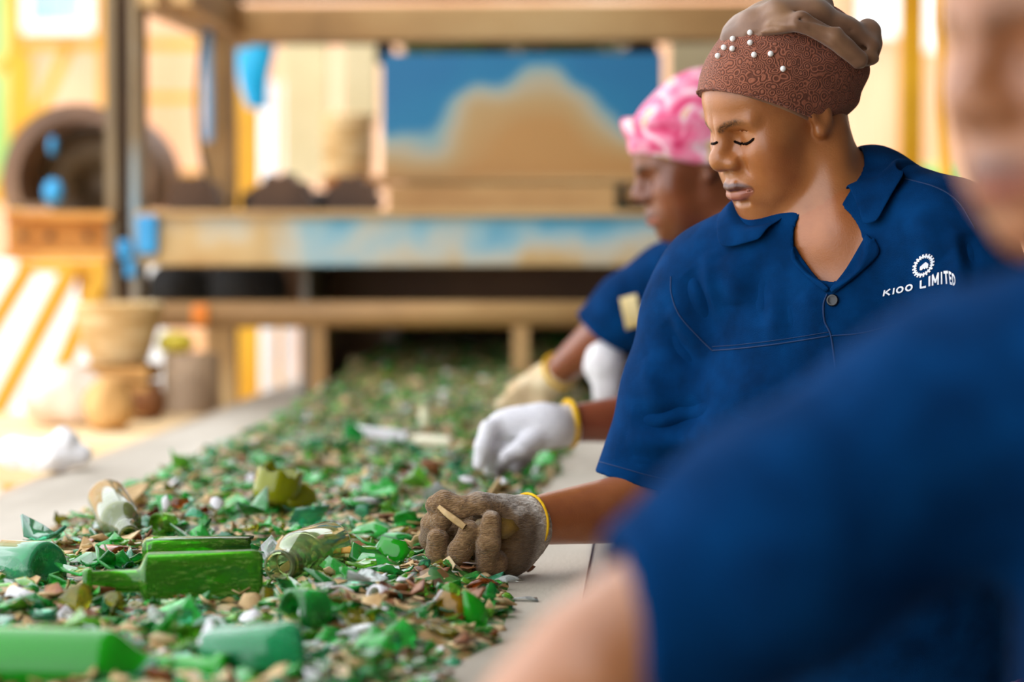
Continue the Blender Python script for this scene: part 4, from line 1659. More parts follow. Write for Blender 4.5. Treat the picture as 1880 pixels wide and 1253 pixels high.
def crease(V, N, pts, w, amp):
    """raise (or, amp<0, sink) the surface along a line of points"""
    pts = [np.asarray(q, float) for q in pts]
    A = np.array(pts)
    m_ = ((V > A.min(0) - 3 * w) & (V < A.max(0) + 3 * w)).all(1)
    P = V[m_]
    d, tt = np.full(len(P), 1e9), np.zeros(len(P))
    n_ = len(pts) - 1
    for i, (a, b) in enumerate(zip(pts[:-1], pts[1:])):
        ab = b - a
        t = np.clip(((P - a) @ ab) / (ab @ ab + 1e-12), 0, 1)
        e = np.linalg.norm(P - a - t[:, None] * ab, axis=1)
        s_ = e < d
        d[s_] = e[s_]
        tt[s_] = (i + t[s_]) / n_
    V = V.copy()
    V[m_] += N[m_] * (amp * np.exp(-(d / w) ** 2) * np.sin(np.pi * np.clip(tt, .0, 1)) ** .8)[:, None]
    return V


def on(bvh, pxs, lift=0.0, n=6):
    out = []
    pp = spline([(a, b, 0) for a, b in pxs], n) if len(pxs) > 2 else [np.array((*pxs[0], 0)) + (np.array((*pxs[1], 0)) - np.array((*pxs[0], 0))) * t for t in np.linspace(0, 1, n + 1)]
    for q in pp:
        p, nn = hit(bvh, q[0], q[1], lift)
        if p is not None and (not out or np.linalg.norm(p - out[-1]) < .06):
            out.append(p)
    return out


def cloth_patch(name, bvh, rows, lift, m, parent, nu=24, nv=12, thick=.0025, smooth_it=4, lifts=None):
    """a piece of cloth laid over a surface; rows are picture-frame polylines from one edge to the other"""
    R = []
    for r in rows:
        q = spline([(a, b, 0) for a, b in r], 10) if len(r) > 2 else [np.array((*r[0], 0.)) * (1 - t) + np.array((*r[1], 0.)) * t for t in np.linspace(0, 1, 21)]
        q = np.array(q)
        s = np.concatenate([[0], np.cumsum(np.linalg.norm(np.diff(q, axis=0), axis=1))])
        s /= s[-1]
        R.append(np.stack([np.interp(np.linspace(0, 1, nu), s, q[:, i]) for i in range(2)], 1))
    R = np.array(R)
    tt = np.linspace(0, len(rows) - 1, nv)
    G2 = np.stack([[[np.interp(t, range(len(rows)), R[:, u, i]) for i in range(2)] for u in range(nu)] for t in tt])
    Pg = np.full((nv, nu, 3), np.nan)
    for i in range(nv):
        lf = lift if lifts is None else float(np.interp(tt[i], range(len(rows)), lifts))
        for j in range(nu):
            p, nn = hit(bvh, G2[i, j, 0], G2[i, j, 1])
            if p is not None:
                p = p - unit(ray(G2[i, j, 0], G2[i, j, 1])) * lf * .6 + nn * lf * .6
                Pg[i, j] = p
    bad = np.isnan(Pg[:, :, 0])
    while bad.any() and not bad.all():
        for i, j in np.argwhere(bad):
            nb = [Pg[a, b] for a, b in ((i - 1, j), (i + 1, j), (i, j - 1), (i, j + 1)) if 0 <= a < nv and 0 <= b < nu and not np.isnan(Pg[a, b, 0])]
            if nb:
                Y = float(np.mean([q[1] for q in nb]))
                Pg[i, j] = W(G2[i, j, 0], G2[i, j, 1], Y)
        bad = np.isnan(Pg[:, :, 0])
    Dp = Pg[:, :, 1].copy()
    for _ in range(smooth_it):
        A = np.pad(Dp, 1, mode='edge')
        Dp = (A[:-2, 1:-1] + A[2:, 1:-1] + A[1:-1, :-2] + A[1:-1, 2:] + 2 * Dp) / 6
    Dp = np.minimum(Dp, Pg[:, :, 1] - .0)
    for i in range(nv):
        for j in range(nu):
            Pg[i, j] = W(G2[i, j, 0], G2[i, j, 1], Dp[i, j])
    V = Pg.reshape(-1, 3)
    ii = np.arange(nv * nu).reshape(nv, nu)
    F = np.stack([ii[:-1, :-1], ii[:-1, 1:], ii[1:, 1:], ii[1:, :-1]], -1).reshape(-1, 4)
    N = normals(V, F)
    if np.mean(N[:, 1]) > 0:
        F = F[:, ::-1]
        N = -N
    Vb = V - N * thick
    k = len(V)
    Fb = F[:, ::-1] + k
    br = list(ii[0, :]) + list(ii[1:, -1]) + list(ii[-1, -2::-1]) + list(ii[-2:0:-1, 0])
    sd = []
    for a, b in zip(br, br[1:] + br[:1]):
        sd.append((a, b, b + k, a + k))
    o = obj(name, mesh_from(np.concatenate([V, Vb]), np.concatenate([F, Fb, np.array(sd)])), m, parent, True)
    bm = bmesh.new()
    bm.from_mesh(o.data)
    bmesh.ops.recalc_face_normals(bm, faces=bm.faces)
    bm.to_mesh(o.data)
    bm.free()
    return o


def wrap_skirt(name, PV, L, F_, m, parent, rx=.20, ry=.17, z0=.05, flare=1.1, seed=1):
    n, mz = 64, 24
    V = []
    for i in range(mz + 1):
        t = i / mz
        z = PV[2] - .02 + (z0 - PV[2] + .02) * t
        f = 1 + (flare - 1) * t
        for k in range(n):
            a = 2 * math.pi * k / n
            fold = 1 + .035 * t * math.sin(a * 9 + seed) + .02 * t * math.sin(a * 17 + 2 * seed)
            q = PV * V3(1, 1, 0) + L * V3(1, 1, 0) * rx * f * fold * math.cos(a) + F_ * V3(1, 1, 0) * ry * f * fold * math.sin(a)
            V.append((q[0], q[1], z))
    Fq = [(i * n + k, (i + 1) * n + k, (i + 1) * n + (k + 1) % n, i * n + (k + 1) % n) for i in range(mz) for k in range(n)]
    Fq += [tuple(range(n)), tuple(mz * n + k for k in range(n))[::-1]]
    return obj(name, mesh_from(V, Fq), m, parent, True)


def shoes(PV, L, F_, parent):
    for s in (-1, 1):
        c = np.array([PV[0], PV[1], 0]) + L * V3(1, 1, 0) * s * .09 + F_ * V3(1, 1, 0) * .05

        def f(P, c=c):
            d = cone(P, c + V3(0, 0, .045) - F_ * .06, c + V3(0, 0, .03) + F_ * V3(1, 1, 0) * .1, .04, .032)
            return np.maximum(smin(d, cone(P, c + V3(0, 0, .05) - F_ * .05, c + V3(0, 0, .16) - F_ * .06, .04, .04), .03), -(P[:, 2] - .002))
        V, F = surf(f, c - V3(.2, .2, .05), c + V3(.2, .2, .22), .008)
        obj('shoe', mesh_from(V, F), M_btn, parent, True)


def shirt_mesh(T, sleeves, neck, vpts, h, lo, hi, neck_r=.062, noise=.004, hem=.15, seed=0, th=.006):
    """loose shirt; sleeves: list of (points, radii, end normal); vpts: neck opening from nape to V"""
    def outer(P):
        d = T.sdf(P)
        for pts, rs, en in sleeves:
            d = smin(d, chain(P, pts, rs, .03), .035)
        d = d - noise * fbm(P, 14, seed, 2) * 1.6
        return d

    def f(P):
        o = outer(P)
        d = np.maximum(o, -(o + th))
        for pts, rs, en in sleeves:
            e = np.asarray(pts[-1])
            en = unit(en)
            pl = (P - e) @ en
            ax = np.linalg.norm((P - e) - pl[:, None] * en, axis=1)
            d = np.maximum(d, -np.maximum(-pl, np.maximum(ax - .12, pl - .16)))
        d = smax(d, -(chain(P, vpts[0], vpts[1])), .003)
        d = np.maximum(d, -((P - T.PV) @ T.U + hem))
        return d
    V, F = surf(f, lo, hi, h)
    return V, F, outer


# lace and satin of the headwrap
def lace_mat(name, light, dark, scale=95):
    m = bpy.data.materials.new(name)
    m.use_nodes = True
    N, L = m.node_tree.nodes, m.node_tree.links
    b = N['Principled BSDF']
    b.inputs['Roughness'].default_value = .75
    b.inputs['Sheen Weight'].default_value = .2
    b.inputs['Specular IOR Level'].default_value = .2
    tc = N.new('ShaderNodeTexCoord')
    wv = N.new('ShaderNodeTexNoise')
    wv.inputs['Scale'].default_value = 22
    L.new(tc.outputs['Object'], wv.inputs['Vector'])
    mx = N.new('ShaderNodeMix')
    mx.data_type = 'RGBA'
    mx.blend_type = 'ADD'
    mx.inputs['Factor'].default_value = .018
    L.new(tc.outputs['Object'], mx.inputs['A'])
    L.new(wv.outputs['Color'], mx.inputs['B'])
    vo = N.new('ShaderNodeTexVoronoi')
    vo.inputs['Scale'].default_value = scale * .55
    L.new(mx.outputs['Result'], vo.inputs['Vector'])
    s1 = N.new('ShaderNodeMath')
    s1.operation = 'MULTIPLY'
    s1.inputs[1].default_value = 26.0
    L.new(vo.outputs['Distance'], s1.inputs[0])
    s2 = N.new('ShaderNodeMath')
    s2.operation = 'SINE'
    L.new(s1.outputs[0], s2.inputs[0])
    net = N.new('ShaderNodeTexVoronoi')
    net.inputs['Scale'].default_value = scale * 8
    L.new(tc.outputs['Object'], net.inputs['Vector'])
    nr = N.new('ShaderNodeMath')
    nr.operation = 'MULTIPLY_ADD'
    nr.inputs[1].default_value = .7
    L.new(net.outputs['Distance'], nr.inputs[0])
    L.new(s2.outputs[0], nr.inputs[2])
    rp = N.new('ShaderNodeValToRGB')
    e = rp.color_ramp.elements
    e[0].position, e[0].color = .05, hexc(dark)
    e[1].position, e[1].color = .62, hexc(light)
    L.new(nr.outputs[0], rp.inputs['Fac'])
    L.new(rp.outputs['Color'], b.inputs['Base Color'])
    bp = N.new('ShaderNodeBump')
    bp.inputs['Strength'].default_value = .5
    bp.inputs['Distance'].default_value = .0012
    L.new(nr.outputs[0], bp.inputs['Height'])
    L.new(bp.outputs['Normal'], b.inputs['Normal'])
    return m


# ------------------------------------------------------------------ woman in the brown headwrap (sharp)
Y1 = 2.96
HO = V3(.151, 2.96, 1.4595)
HR = head_frame((-.857, -.515), math.radians(22), math.radians(-3))
HS = .96


def to_head(P):
    return (P - HO) @ HR / HS


def hw(p):
    return HO + HR @ np.asarray(p, float) * HS


def near_head(P, hd, far=.19):
    """distance to a head, worked out closely only round it"""
    q, s = hd(P)
    r = np.linalg.norm(q - V3(0, 0, -.01), axis=1)
    d = (r - .12) * s
    m_ = r < far
    if m_.any():
        d[m_] = head_sdf(q[m_]) * s
    return d


SR1, SL1 = W(1308, 520, 3.03), W(1745, 462, 2.875)
PV1 = V3(.28, 3.07, .80)
T1 = Torso(SR1, SL1, PV1, 1.0)
T1.extra = [(W(1600, 352, 3.0), W(1735, 425, 2.90), .048, .062), (W(1600, 352, 3.0), T1.at(0, -.05, -.06), .048, .09), (W(1440, 492, 2.97), W(1330, 505, 3.02), .045, .058)]
NB1 = W(1528, 432, 2.945)
EL1 = W(1222, 925, 3.05)
WR1 = W(970, 958, 2.88)
ELb = V3(.47, 2.72, 1.02)
WRb = V3(.25, 2.58, .97)


NK1 = hw((0, -.035, -.045))


def body1(P):
    d = near_head(P, lambda p: (to_head(p), HS))
    d = smin(d, cone(P, NK1, NB1, .050, .056), .022)
    d = smin(d, chain(P, [hw((.052, -.035, -.040)), W(1540, 415, 2.90), W(1524, 445, 2.905)], [.012, .010, .006]), .03)
    d = smin(d, T1.sdf(P) + .013, .03)
    d = smin(d, chain(P, [SR1, W(1250, 720, 3.08), EL1], [.055, .05, .043]), .03)
    fm = EL1 + (WR1 - EL1) * .3
    d = smin(d, chain(P, [EL1, fm, WR1, WR1 + (WR1 - EL1) * .08], [.043, .043, .0285, .022]), .02)
    d = smin(d, chain(P, [SL1, ELb, WRb], [.055, .045, .028]), .03)
    return d


V, F = surf(body1, (-.2, 2.4, .72), (.68, 3.32, 1.56), .003)
V = relax(V, F, 1, .4)
Q = to_head(V)
V, F = refine(V, F, (np.linalg.norm(Q - V3(0, .04, -.03), axis=1) < .10) & (Q[:, 1] > .0), body1)
Q = to_head(V)
V, F = refine(V, F, (np.abs(Q[:, 0]) < .052) & (Q[:, 1] > .05) & (Q[:, 2] > -.092) & (Q[:, 2] < .025), body1)
Q = to_head(V)
C = head_tint(Q, '#b0703f')
farh = np.linalg.norm(Q - V3(0, .01, -.01), axis=1) > .135
C[farh] = (col('#b06a38')[None, :] * (1 + .10 * fbm(V[farh], 20, 5, 3))[:, None])
me = mesh_from(V, F)
set_tint(me, C)
w1 = obj('person', me, M_skin, None, True)
tag(w1, 'woman in brown lace headwrap and navy shirt reaching her dirty glove over the belt', 'person')
BV1 = bvh_of(V, F)
# eyes: slivers of white and dark under the lowered lids, lashes
for pts in ([(1347, 259), (1356, 263), (1366, 265), (1376, 261.5), (1385, 254)], [(1306, 264), (1312, 264), (1318, 261)]):
    q = on(BV1, pts, .0004, 5)
    if len(q) > 2:
        MB().tube(q, [.0006] + [.0017] * (len(q) - 2) + [.0006], 6).build('eyelash', M_lash, w1)

# headwrap
def wrap_outer(q):
    d = ell(q, (0, -.020, .040), (.0865, .107, .090))
    d = smin(d, ell(q, (0, .026, .040), (.062, .0655, .048)), .03)
    d = smin(d, ell(q, (0, -.065, .045), (.072, .070, .075)), .03)
    return d


def lace1(P):
    q = to_head(P)
    d = wrap_outer(q)
    d = d - .0016 * np.sin((q[:, 2] - .5 * q[:, 1]) * 120 + 3 * vnoise(q, 20, 3)) * np.clip((-q[:, 1]) / .05, 0, 1) - .001 * fbm(q, 60, 2, 2)
    cut = (q[:, 2] - .80 * q[:, 1] + .008 + .0016 * np.abs(np.sin(np.arctan2(q[:, 0], q[:, 1]) * 24))) / 1.2
    top = (q[:, 2] - .116 + .10 * q[:, 1] + .25 * np.maximum(-q[:, 1] - .05, 0)) / 1.05
    d = np.maximum(d, -(d + .008))
    return np.maximum(np.maximum(d, -cut), top - .004)


lo, hi = HO - .16, HO + .17
V, F = surf(lace1, lo, hi, .0022)
V = relax(V, F, 1, .4)
M_lace = lace_mat('brown_lace', '#a3624a', '#6b3c2c', 185)
lace = obj('headwrap', mesh_from(V, F), M_lace, w1, True)
lace['label'] = 'brown lace band of the headwrap'
BVL = bvh_of(V, F)
M_satin = mat('brown_satin', ['#6a4832', '#855f45', '#98714f'], 18, .5, bump=.1, sheen=.3)


def satin1(P):
    q = to_head(P)
    d = ell(q, (0, -.035, .106), (.064, .080, .032))
    d = smin(d, chain(P, [W(1352, 74, 2.93), W(1385, 48, 2.92), W(1430, 32, 2.91), W(1490, 34, 2.92), W(1545, 62, 2.93), W(1588, 88, 2.93)], [.011, .016, .020, .021, .021, .017], .01), .018)
    d = smin(d, chain(P, [W(1415, 48, 2.885), W(1470, 40, 2.88), W(1530, 66, 2.885), W(1580, 112, 2.90)], [.006, .010, .012, .010], .006), .008)
    d = smin(d, ell(P, W(1592, 72, 2.95), (.019, .018, .024)), .012)
    d = smin(d, ell(P, W(1593, 106, 2.93), (.014, .02, .009)), .008)
    d = smax(d, -(seg_dist(P, [W(1575, 92, 2.915), W(1592, 88, 2.92), W(1612, 96, 2.93)]) - .003), .008)
    d = smax(d, -(seg_dist(P, [W(1440, 44, 2.885), W(1480, 34, 2.87), W(1530, 48, 2.885)]) - .0015), .008)
    d = smax(d, -(seg_dist(P, [W(1400, 40, 2.90), W(1432, 30, 2.89), W(1470, 22, 2.89)]) - .0010), .007)
    d = smin(d, chain(P, [W(1400, 58, 2.885), W(1460, 47, 2.872), W(1525, 72, 2.878), W(1572, 122, 2.895)], [.003, .0055, .006, .004], .004), .005)
    for ln, r_ in (([W(1375, 66, 2.895), W(1415, 50, 2.88), W(1455, 56, 2.868)], .0012), ([W(1490, 52, 2.868), W(1535, 78, 2.872), W(1568, 112, 2.885)], .0014),
                   ([W(1500, 26, 2.89), W(1545, 44, 2.90), W(1578, 66, 2.92)], .0012), ([W(1365, 52, 2.92), W(1395, 32, 2.91), W(1425, 20, 2.91)], .0008)):
        d = smax(d, -(seg_dist(P, ln) - r_), .006)
    d = d - .0022 * vnoise((P @ np.diag([30, 60, 80])), 1, 5)
    return d


V, F = surf(satin1, lo + V3(0, 0, .1), hi + V3(.0, .0, .05), .0022)
V = relax(V, F, 1, .4)
sat = obj('headwrap_crown', mesh_from(V, F), M_satin, w1, True)
sat['label'] = 'plain brown gathered cloth on top of the headwrap'
tn = [W(1440, 8, 2.92), W(1452, 12, 2.915), W(1468, 11, 2.91), W(1474, 2, 2.91), W(1470, -6, 2.91)]
MB().tube(spline(tn, 5), .0018, 6).build('drawstring', mat('dark_cord', ['#2e1a14', '#452a20'], 60, .8), sat, True)
# narrow under-scarf rim and picot edge
rim, rim2 = [], []
for k in range(121):
    a = math.radians(-175 + 350 * k / 120)
    dr = V3(math.sin(a), math.cos(a), .80 * math.cos(a))
    t0, t1 = .03, .25
    for _ in range(30):
        tm = (t0 + t1) / 2
        p = (V3(0, -.02, -.024) + dr * tm)[None, :]
        if wrap_outer(p)[0] < 0:
            t0 = tm
        else:
            t1 = tm
    p = V3(0, -.02, -.024) + dr * (t0 + .0004)
    rim.append(hw(p))
    rim2.append(hw(p + V3(0, 0, -.0035) - V3(dr[0], dr[1], 0) * .009))
MB().tube(rim, [.0011 + .0006 * (i % 2) for i in range(len(rim))], 6, False).build('lace_edge', M_lace, lace)
MB().tube(rim2, .0042, 8, False).build('under_scarf', M_satin, lace, True)
M_pearl = mat('pearl', ['#f3eeea', '#ffffff'], 30, .2, coat=.5)
Vs, Fs = lathe_mesh([(math.sin(a) * .0036, -math.cos(a) * .0036) for a in np.linspace(.001, math.pi - .001, 9)], 14)
pm = mesh_from(Vs, Fs, 'pearl')
for (x, y) in ((1378, 62), (1347, 73), (1378, 80), (1346, 91), (1331, 89), (1320, 104), (1385, 102), (1415, 100), (1437, 127)):
    p = None
    for dx in range(0, 14, 2):
        p, n_ = hit(BVL, x + dx, y + dx * .4, .002)
        if p is not None:
            break
    if p is None:
        continue
    o = obj('pearl', pm, M_pearl, lace, True)
    o.matrix_world = Matrix.Translation(p)

# shirt of woman 1
cuff1 = W(1174, 889, 3.03)
slv1 = ([W(1312, 515, 3.07), W(1282, 585, 3.06), W(1246, 715, 3.045), cuff1], [.066, .068, .066, .058], (-.26, -.05, -.96))
slv1b = ([SL1, SL1 + (ELb - SL1) * .45, SL1 + (ELb - SL1) * .8], [.072, .072, .066], ELb - SL1)
VB = W(1522, 530, 2.80)
V, F, out1 = shirt_mesh(T1, [slv1, slv1b], NB1, ([NK1 + (NK1 - NB1) * .5, NK1, NB1, W(1526, 462, 2.86), W(1523, 500, 2.83), VB], [.060, .058, .058, .036, .014, .001]), .0026,
                        (-.12, 2.48, .66), (.66, 3.3, 1.5), noise=.0, seed=4)
V = relax(V, F, 1, .5)
Nn = normals(V, F)
bv0 = bvh_of(V, F)


def folds(V, Nn, bv, lst):
    for pts, w, amp in lst:
        q = on(bv, pts)
        if len(q) > 1:
            V = crease(V, Nn, q, w, amp)
    return V


V = folds(V, Nn, bv0, [
    ([(1262, 500), (1290, 560), (1318, 620)], 0.0162, -0.0095),
    ([(1300, 460), (1302, 540), (1312, 625)], 0.0135, 0.0082),
    ([(1232, 560), (1258, 610), (1300, 648)], 0.0121, 0.0068),
    ([(1222, 590), (1250, 640), (1296, 690)], 0.0108, -0.0068),
    ([(1160, 770), (1210, 775), (1265, 760), (1310, 735)], 0.0149, -0.0082),
    ([(1150, 800), (1205, 815), (1270, 805), (1320, 775)], 0.0162, 0.0095),
    ([(1130, 840), (1190, 838), (1240, 850)], 0.0162, -0.0054),
    ([(1180, 660), (1200, 720), (1230, 760)], 0.0135, 0.0054),
    ([(1330, 470), (1350, 520), (1355, 560)], 0.0216, 0.0082),
    ([(1380, 480), (1395, 540), (1400, 600)], 0.0162, -0.0054),
    ([(1405, 520), (1415, 570), (1425, 640)], 0.0108, 0.0041),
    ([(1440, 530), (1448, 580), (1456, 640)], 0.0095, -0.0041),
    ([(1470, 540), (1490, 565), (1515, 590)], 0.0108, 0.0041),
    ([(1330, 760), (1400, 800), (1480, 812)], 0.0162, -0.0082),
    ([(1335, 790), (1400, 828), (1480, 838)], 0.0162, 0.0068),
    ([(1340, 700), (1420, 720), (1500, 715)], 0.0216, 0.0068),
    ([(1520, 640), (1528, 700), (1540, 780)], 0.0081, 0.0054),
    ([(1752, 420), (1762, 480), (1765, 540)], 0.0108, 0.0082),
    ([(1770, 430), (1780, 500)], 0.0108, -0.0082),
    ([(1680, 380), (1700, 430), (1735, 470)], 0.0162, 0.0054),
])
M_sh = M_navy
sh1 = obj('shirt', mesh_from(V, F), M_sh, w1, True)
sh1['label'] = 'navy cotton work shirt with short sleeves'
BS1 = bvh_of(V, F)
mesh_all = None
# seams
def seam(pts, r=.0009, lift=.0003, parent=sh1, bv=BS1):
    q = on(bv, pts, lift, 8)
    if len(q) > 2:
        MB().tube(q, r, 6).build('seam', M_stitch, parent, True)


seam([(1308, 644), (1360, 640), (1440, 630), (1522, 617)])
seam([(1308, 637), (1360, 633), (1440, 623), (1522, 610)], .0005)
seam([(1524, 617), (1580, 612), (1650, 594), (1700, 575)])
seam([(1519, 540), (1512, 560), (1514, 590), (1526, 618), (1534, 680), (1538, 730), (1546, 790)], .0012)
seam([(1232, 508), (1233, 540), (1248, 580), (1285, 622), (1308, 644)])
seam([(1100, 848), (1150, 862), (1200, 876), (1262, 888)], .0006)
seam([(1660, 328), (1720, 345), (1760, 372), (1790, 420)], .0009)
# buttons
for (x, y, m_) in ((1529, 552, M_btn), (1554, 724, M_stitch)):
    p, nn = hit(BS1, x, y, .001)
    if p is None:
        continue
    Vq, Fq = lathe_mesh([(0, 0), (.0070, 0), (.0074, .0012), (.0066, .0026), (.0052, .0020), (0, .0018)], 24)
    o = obj('button', mesh_from(Vq, Fq), m_, sh1, True)
    o.matrix_world = Matrix.Translation(p) @ Vector(nn).to_track_quat('Z', 'Y').to_matrix().to_4x4()

# collar and lapels over shirt and neck
Vb_, Fb_ = V, F
me_b = w1.data
nb = len(me_b.vertices)
cb = np.empty(nb * 3)
me_b.vertices.foreach_get('co', cb)
cb = cb.reshape(-1, 3)
fb = np.empty(len(me_b.loops), np.int64)
me_b.loops.foreach_get('vertex_index', fb)
fb = fb.reshape(-1, 4)
BALL = bvh_of(np.concatenate([V, cb]), np.concatenate([F, fb + len(V)]))

def collar_strip(name, ths, axis0, axis1, r0, widths, stand, drops, parent, front, left, out, upv):
    """turned-down collar: rises from the neckline, folds and falls onto the shirt"""
    ax_ = unit(axis1 - axis0)
    fr = unit(front - ax_ * np.dot(front, ax_))
    lf_ = unit(np.cross(ax_, fr))
    if np.dot(lf_, left) < 0:
        lf_ = -lf_
    rows = []
    for th, wd, sd, dp in zip(ths, widths, stand, drops):
        rad = fr * math.cos(th) + lf_ * math.sin(th)
        pr = []
        c0 = axis0
        for k, (rr, hh_) in enumerate(((r0, -.015), (r0 + .001, sd * .5), (r0 + .003, sd), (r0 + .008, sd + .003), (r0 + .014, sd - .002))):
            pr.append(c0 + rad * rr + ax_ * hh_)
        for t in (.35, .6, .8, 1.0):
            pr.append(c0 + rad * (r0 + .014 + wd * t) + ax_ * (sd * (1 - t)) - upv * dp * t)
        rows.append(pr)
    Gd = np.array(rows)
    n, m_ = Gd.shape[:2]
    fl_ = Gd[:, 5:].reshape(-1, 3)
    for _ in range(6):
        d = out(fl_)
        e = 1e-3
        g = np.stack([out(fl_ + np.eye(3)[i] * e) - d for i in range(3)], 1) / e
        fl_ = fl_ - g * ((d - .0095)[:, None]) * .8
    Gd[:, 5:] = fl_.reshape(n, m_ - 5, 3)
    Vv = Gd.reshape(-1, 3)
    ii = np.arange(n * m_).reshape(n, m_)
    Ff = np.stack([ii[:-1, :-1], ii[:-1, 1:], ii[1:, 1:], ii[1:, :-1]], -1).reshape(-1, 4)
    o = obj(name, mesh_from(Vv, Ff), M_sh, parent, True)
    md = o.modifiers.new('solid', 'SOLIDIFY')
    md.thickness = .0028
    md.offset = 0
    sb = o.modifiers.new('sub', 'SUBSURF')
    sb.levels = sb.render_levels = 2
    return o


ths = np.radians(np.linspace(54, 338, 44))
tt_ = np.linspace(0, 1, 44)
wid = np.interp(tt_, [0, .07, .2, .35, .55, .75, .9, 1], [.034, .044, .040, .024, .018, .036, .052, .046])
std = np.interp(tt_, [0, .1, .3, .5, .7, .88, 1], [.018, .030, .042, .046, .034, .012, .004])
drp = np.interp(tt_, [0, .08, .2, .35, .8, .92, 1], [.048, .060, .034, .0, .0, .014, .016])
collar_strip('collar', ths, NB1 + (NK1 - NB1) * .12, NK1, .060, wid, std, drp, sh1, T1.F, T1.L, out1, T1.U)
cloth_patch('lapel', BALL, [[(1590, 430), (1572, 462), (1550, 498), (1523, 531)], [(1600, 440), (1585, 480), (1560, 512), (1526, 536)], [(1604, 436), (1613, 466), (1575, 505), (1530, 540)]], .005, M_sh, sh1, 22, 8, lifts=[.005, .006, .003])
cloth_patch('lapel', BALL, [[(1460, 452), (1474, 478), (1496, 505), (1521, 531)], [(1452, 458), (1454, 480), (1485, 512), (1516, 537)]], .004, M_sh, sh1, 20, 6, lifts=[.006, .003])

# print on the chest: gear mark and lettering, laid on the cloth
def drape(polys, name, parent=sh1, m=M_print, lift=.0011, bv=None):
    Vv, Ff = [], []
    for tri in polys:
        idx = []
        for (x, y) in tri:
            p, nn = hit(bv or BS1, x, y)
            if p is None:
                break
            idx.append(len(Vv))
            Vv.append(p + nn * lift)
        if len(idx) == len(tri):
            Ff.append(tuple(idx))
    if Ff:
        return obj(name, mesh_from(Vv, Ff), m, parent)


def ell_pt(a, r):
    # gear lies foreshortened and tilted on the chest
    u, v = r * math.cos(a), r * math.sin(a)
    th = math.radians(-52)
    x, y = u * 24.5, v * 17.0
    return 1696 + x * math.cos(th) - y * math.sin(th), 488 + x * math.sin(th) + y * math.cos(th)


polys = []
T_ = 20
for i in range(T_ * 4):
    a0, a1 = 2 * math.pi * i / (T_ * 4), 2 * math.pi * (i + 1) / (T_ * 4)
    ro = 1.0 if i % 4 < 2 else .86
    ri = .62 if i % 4 < 2 else .70
    polys.append([ell_pt(a0, ri), ell_pt(a0, ro), ell_pt(a1, ro), ell_pt(a1, ri)])
drape(polys, 'gear_emblem')
em = [(810, 480), (815, 440), (850, 408), (880, 384), (910, 405), (905, 450), (893, 462), (888, 432), (868, 470), (848, 452), (838, 478)]
ctr = (862, 436)
em = [(1560 + a / 6.267, 420 + b / 6.267) for a, b in em]
cx, cy = 1560 + ctr[0] / 6.267, 420 + ctr[1] / 6.267
drape([[(cx, cy), em[i], em[(i + 1) % len(em)]] for i in range(len(em))], 'emblem_mark')
# stroke letters on a 0..1 box
LET = {
    'K': [[(0, 0), (0, 1)], [(0.06, .45), (.8, 1)], [(.25, .58), (.85, 0)]],
    'I': [[(.15, 0), (.15, 1)]],
    'O': [[(.42 + .42 * math.cos(t), .5 + .46 * math.sin(t)) for t in np.linspace(0, 2 * math.pi, 19)]],
    'L': [[(0, 1), (0, 0), (.7, 0)]],
    'M': [[(0, 0), (0, 1), (.45, .25), (.9, 1), (.9, 0)]],
    'T': [[(0, 1), (.8, 1)], [(.4, 1), (.4, 0)]],
    'E': [[(.7, 1), (0, 1), (0, 0), (.7, 0)], [(0, .5), (.6, .5)]],
    'D': [[(0, 0), (0, 1), (.4, .98), (.75, .75), (.8, .5), (.75, .25), (.4, .02), (0, 0)]],
}
adv = {'K': 1.1, 'I': .55, 'O': 1.15, 'L': .95, 'M': 1.2, 'T': 1.0, 'E': .95, 'D': 1.1, ' ': .55}
txt = 'KIOO LIMITED'
bx_ = [(0, 1621, 544), (3.95, 1680, 531.5), (4.5, 1690, 529), (6.0, 1712, 524), (7.2, 1727, 521.5), (8.75, 1745, 520), (10.8, 1756, 524)]
tp_ = [(0, 1623, 533.5), (3.95, 1680, 520.5), (4.5, 1690, 516.5), (6.0, 1712, 506), (7.2, 1727, 501), (8.75, 1743, 500), (10.8, 1756, 508)]


def tmap(u, v):
    b = [np.interp(u, [q[0] for q in bx_], [q[i] for q in bx_]) for i in (1, 2)]
    t = [np.interp(u, [q[0] for q in tp_], [q[i] for q in tp_]) for i in (1, 2)]
    return b[0] + (t[0] - b[0]) * v, b[1] + (t[1] - b[1]) * v


u0 = 0.0
for ch in txt:
    polys = []
    for st in LET.get(ch, []):
        for (a, b) in zip(st[:-1], st[1:]):
            a, b = np.array(a, float), np.array(b, float)
            dd = (b - a) / (np.linalg.norm(b - a) + 1e-9)
            nn = np.array([-dd[1], dd[0]]) * .125
            e = dd * .05
            q = [a - e - nn, b + e - nn, b + e + nn, a - e + nn]
            polys.append([tmap(u0 + x * .88 + .1, y) for x, y in q])
    if polys:
        drape(polys, 'letter', lift=.0012)
    u0 += adv[ch]

# dirty glove closed on two shards
def hp(x, y, Y):
    return W(x, y, Y)


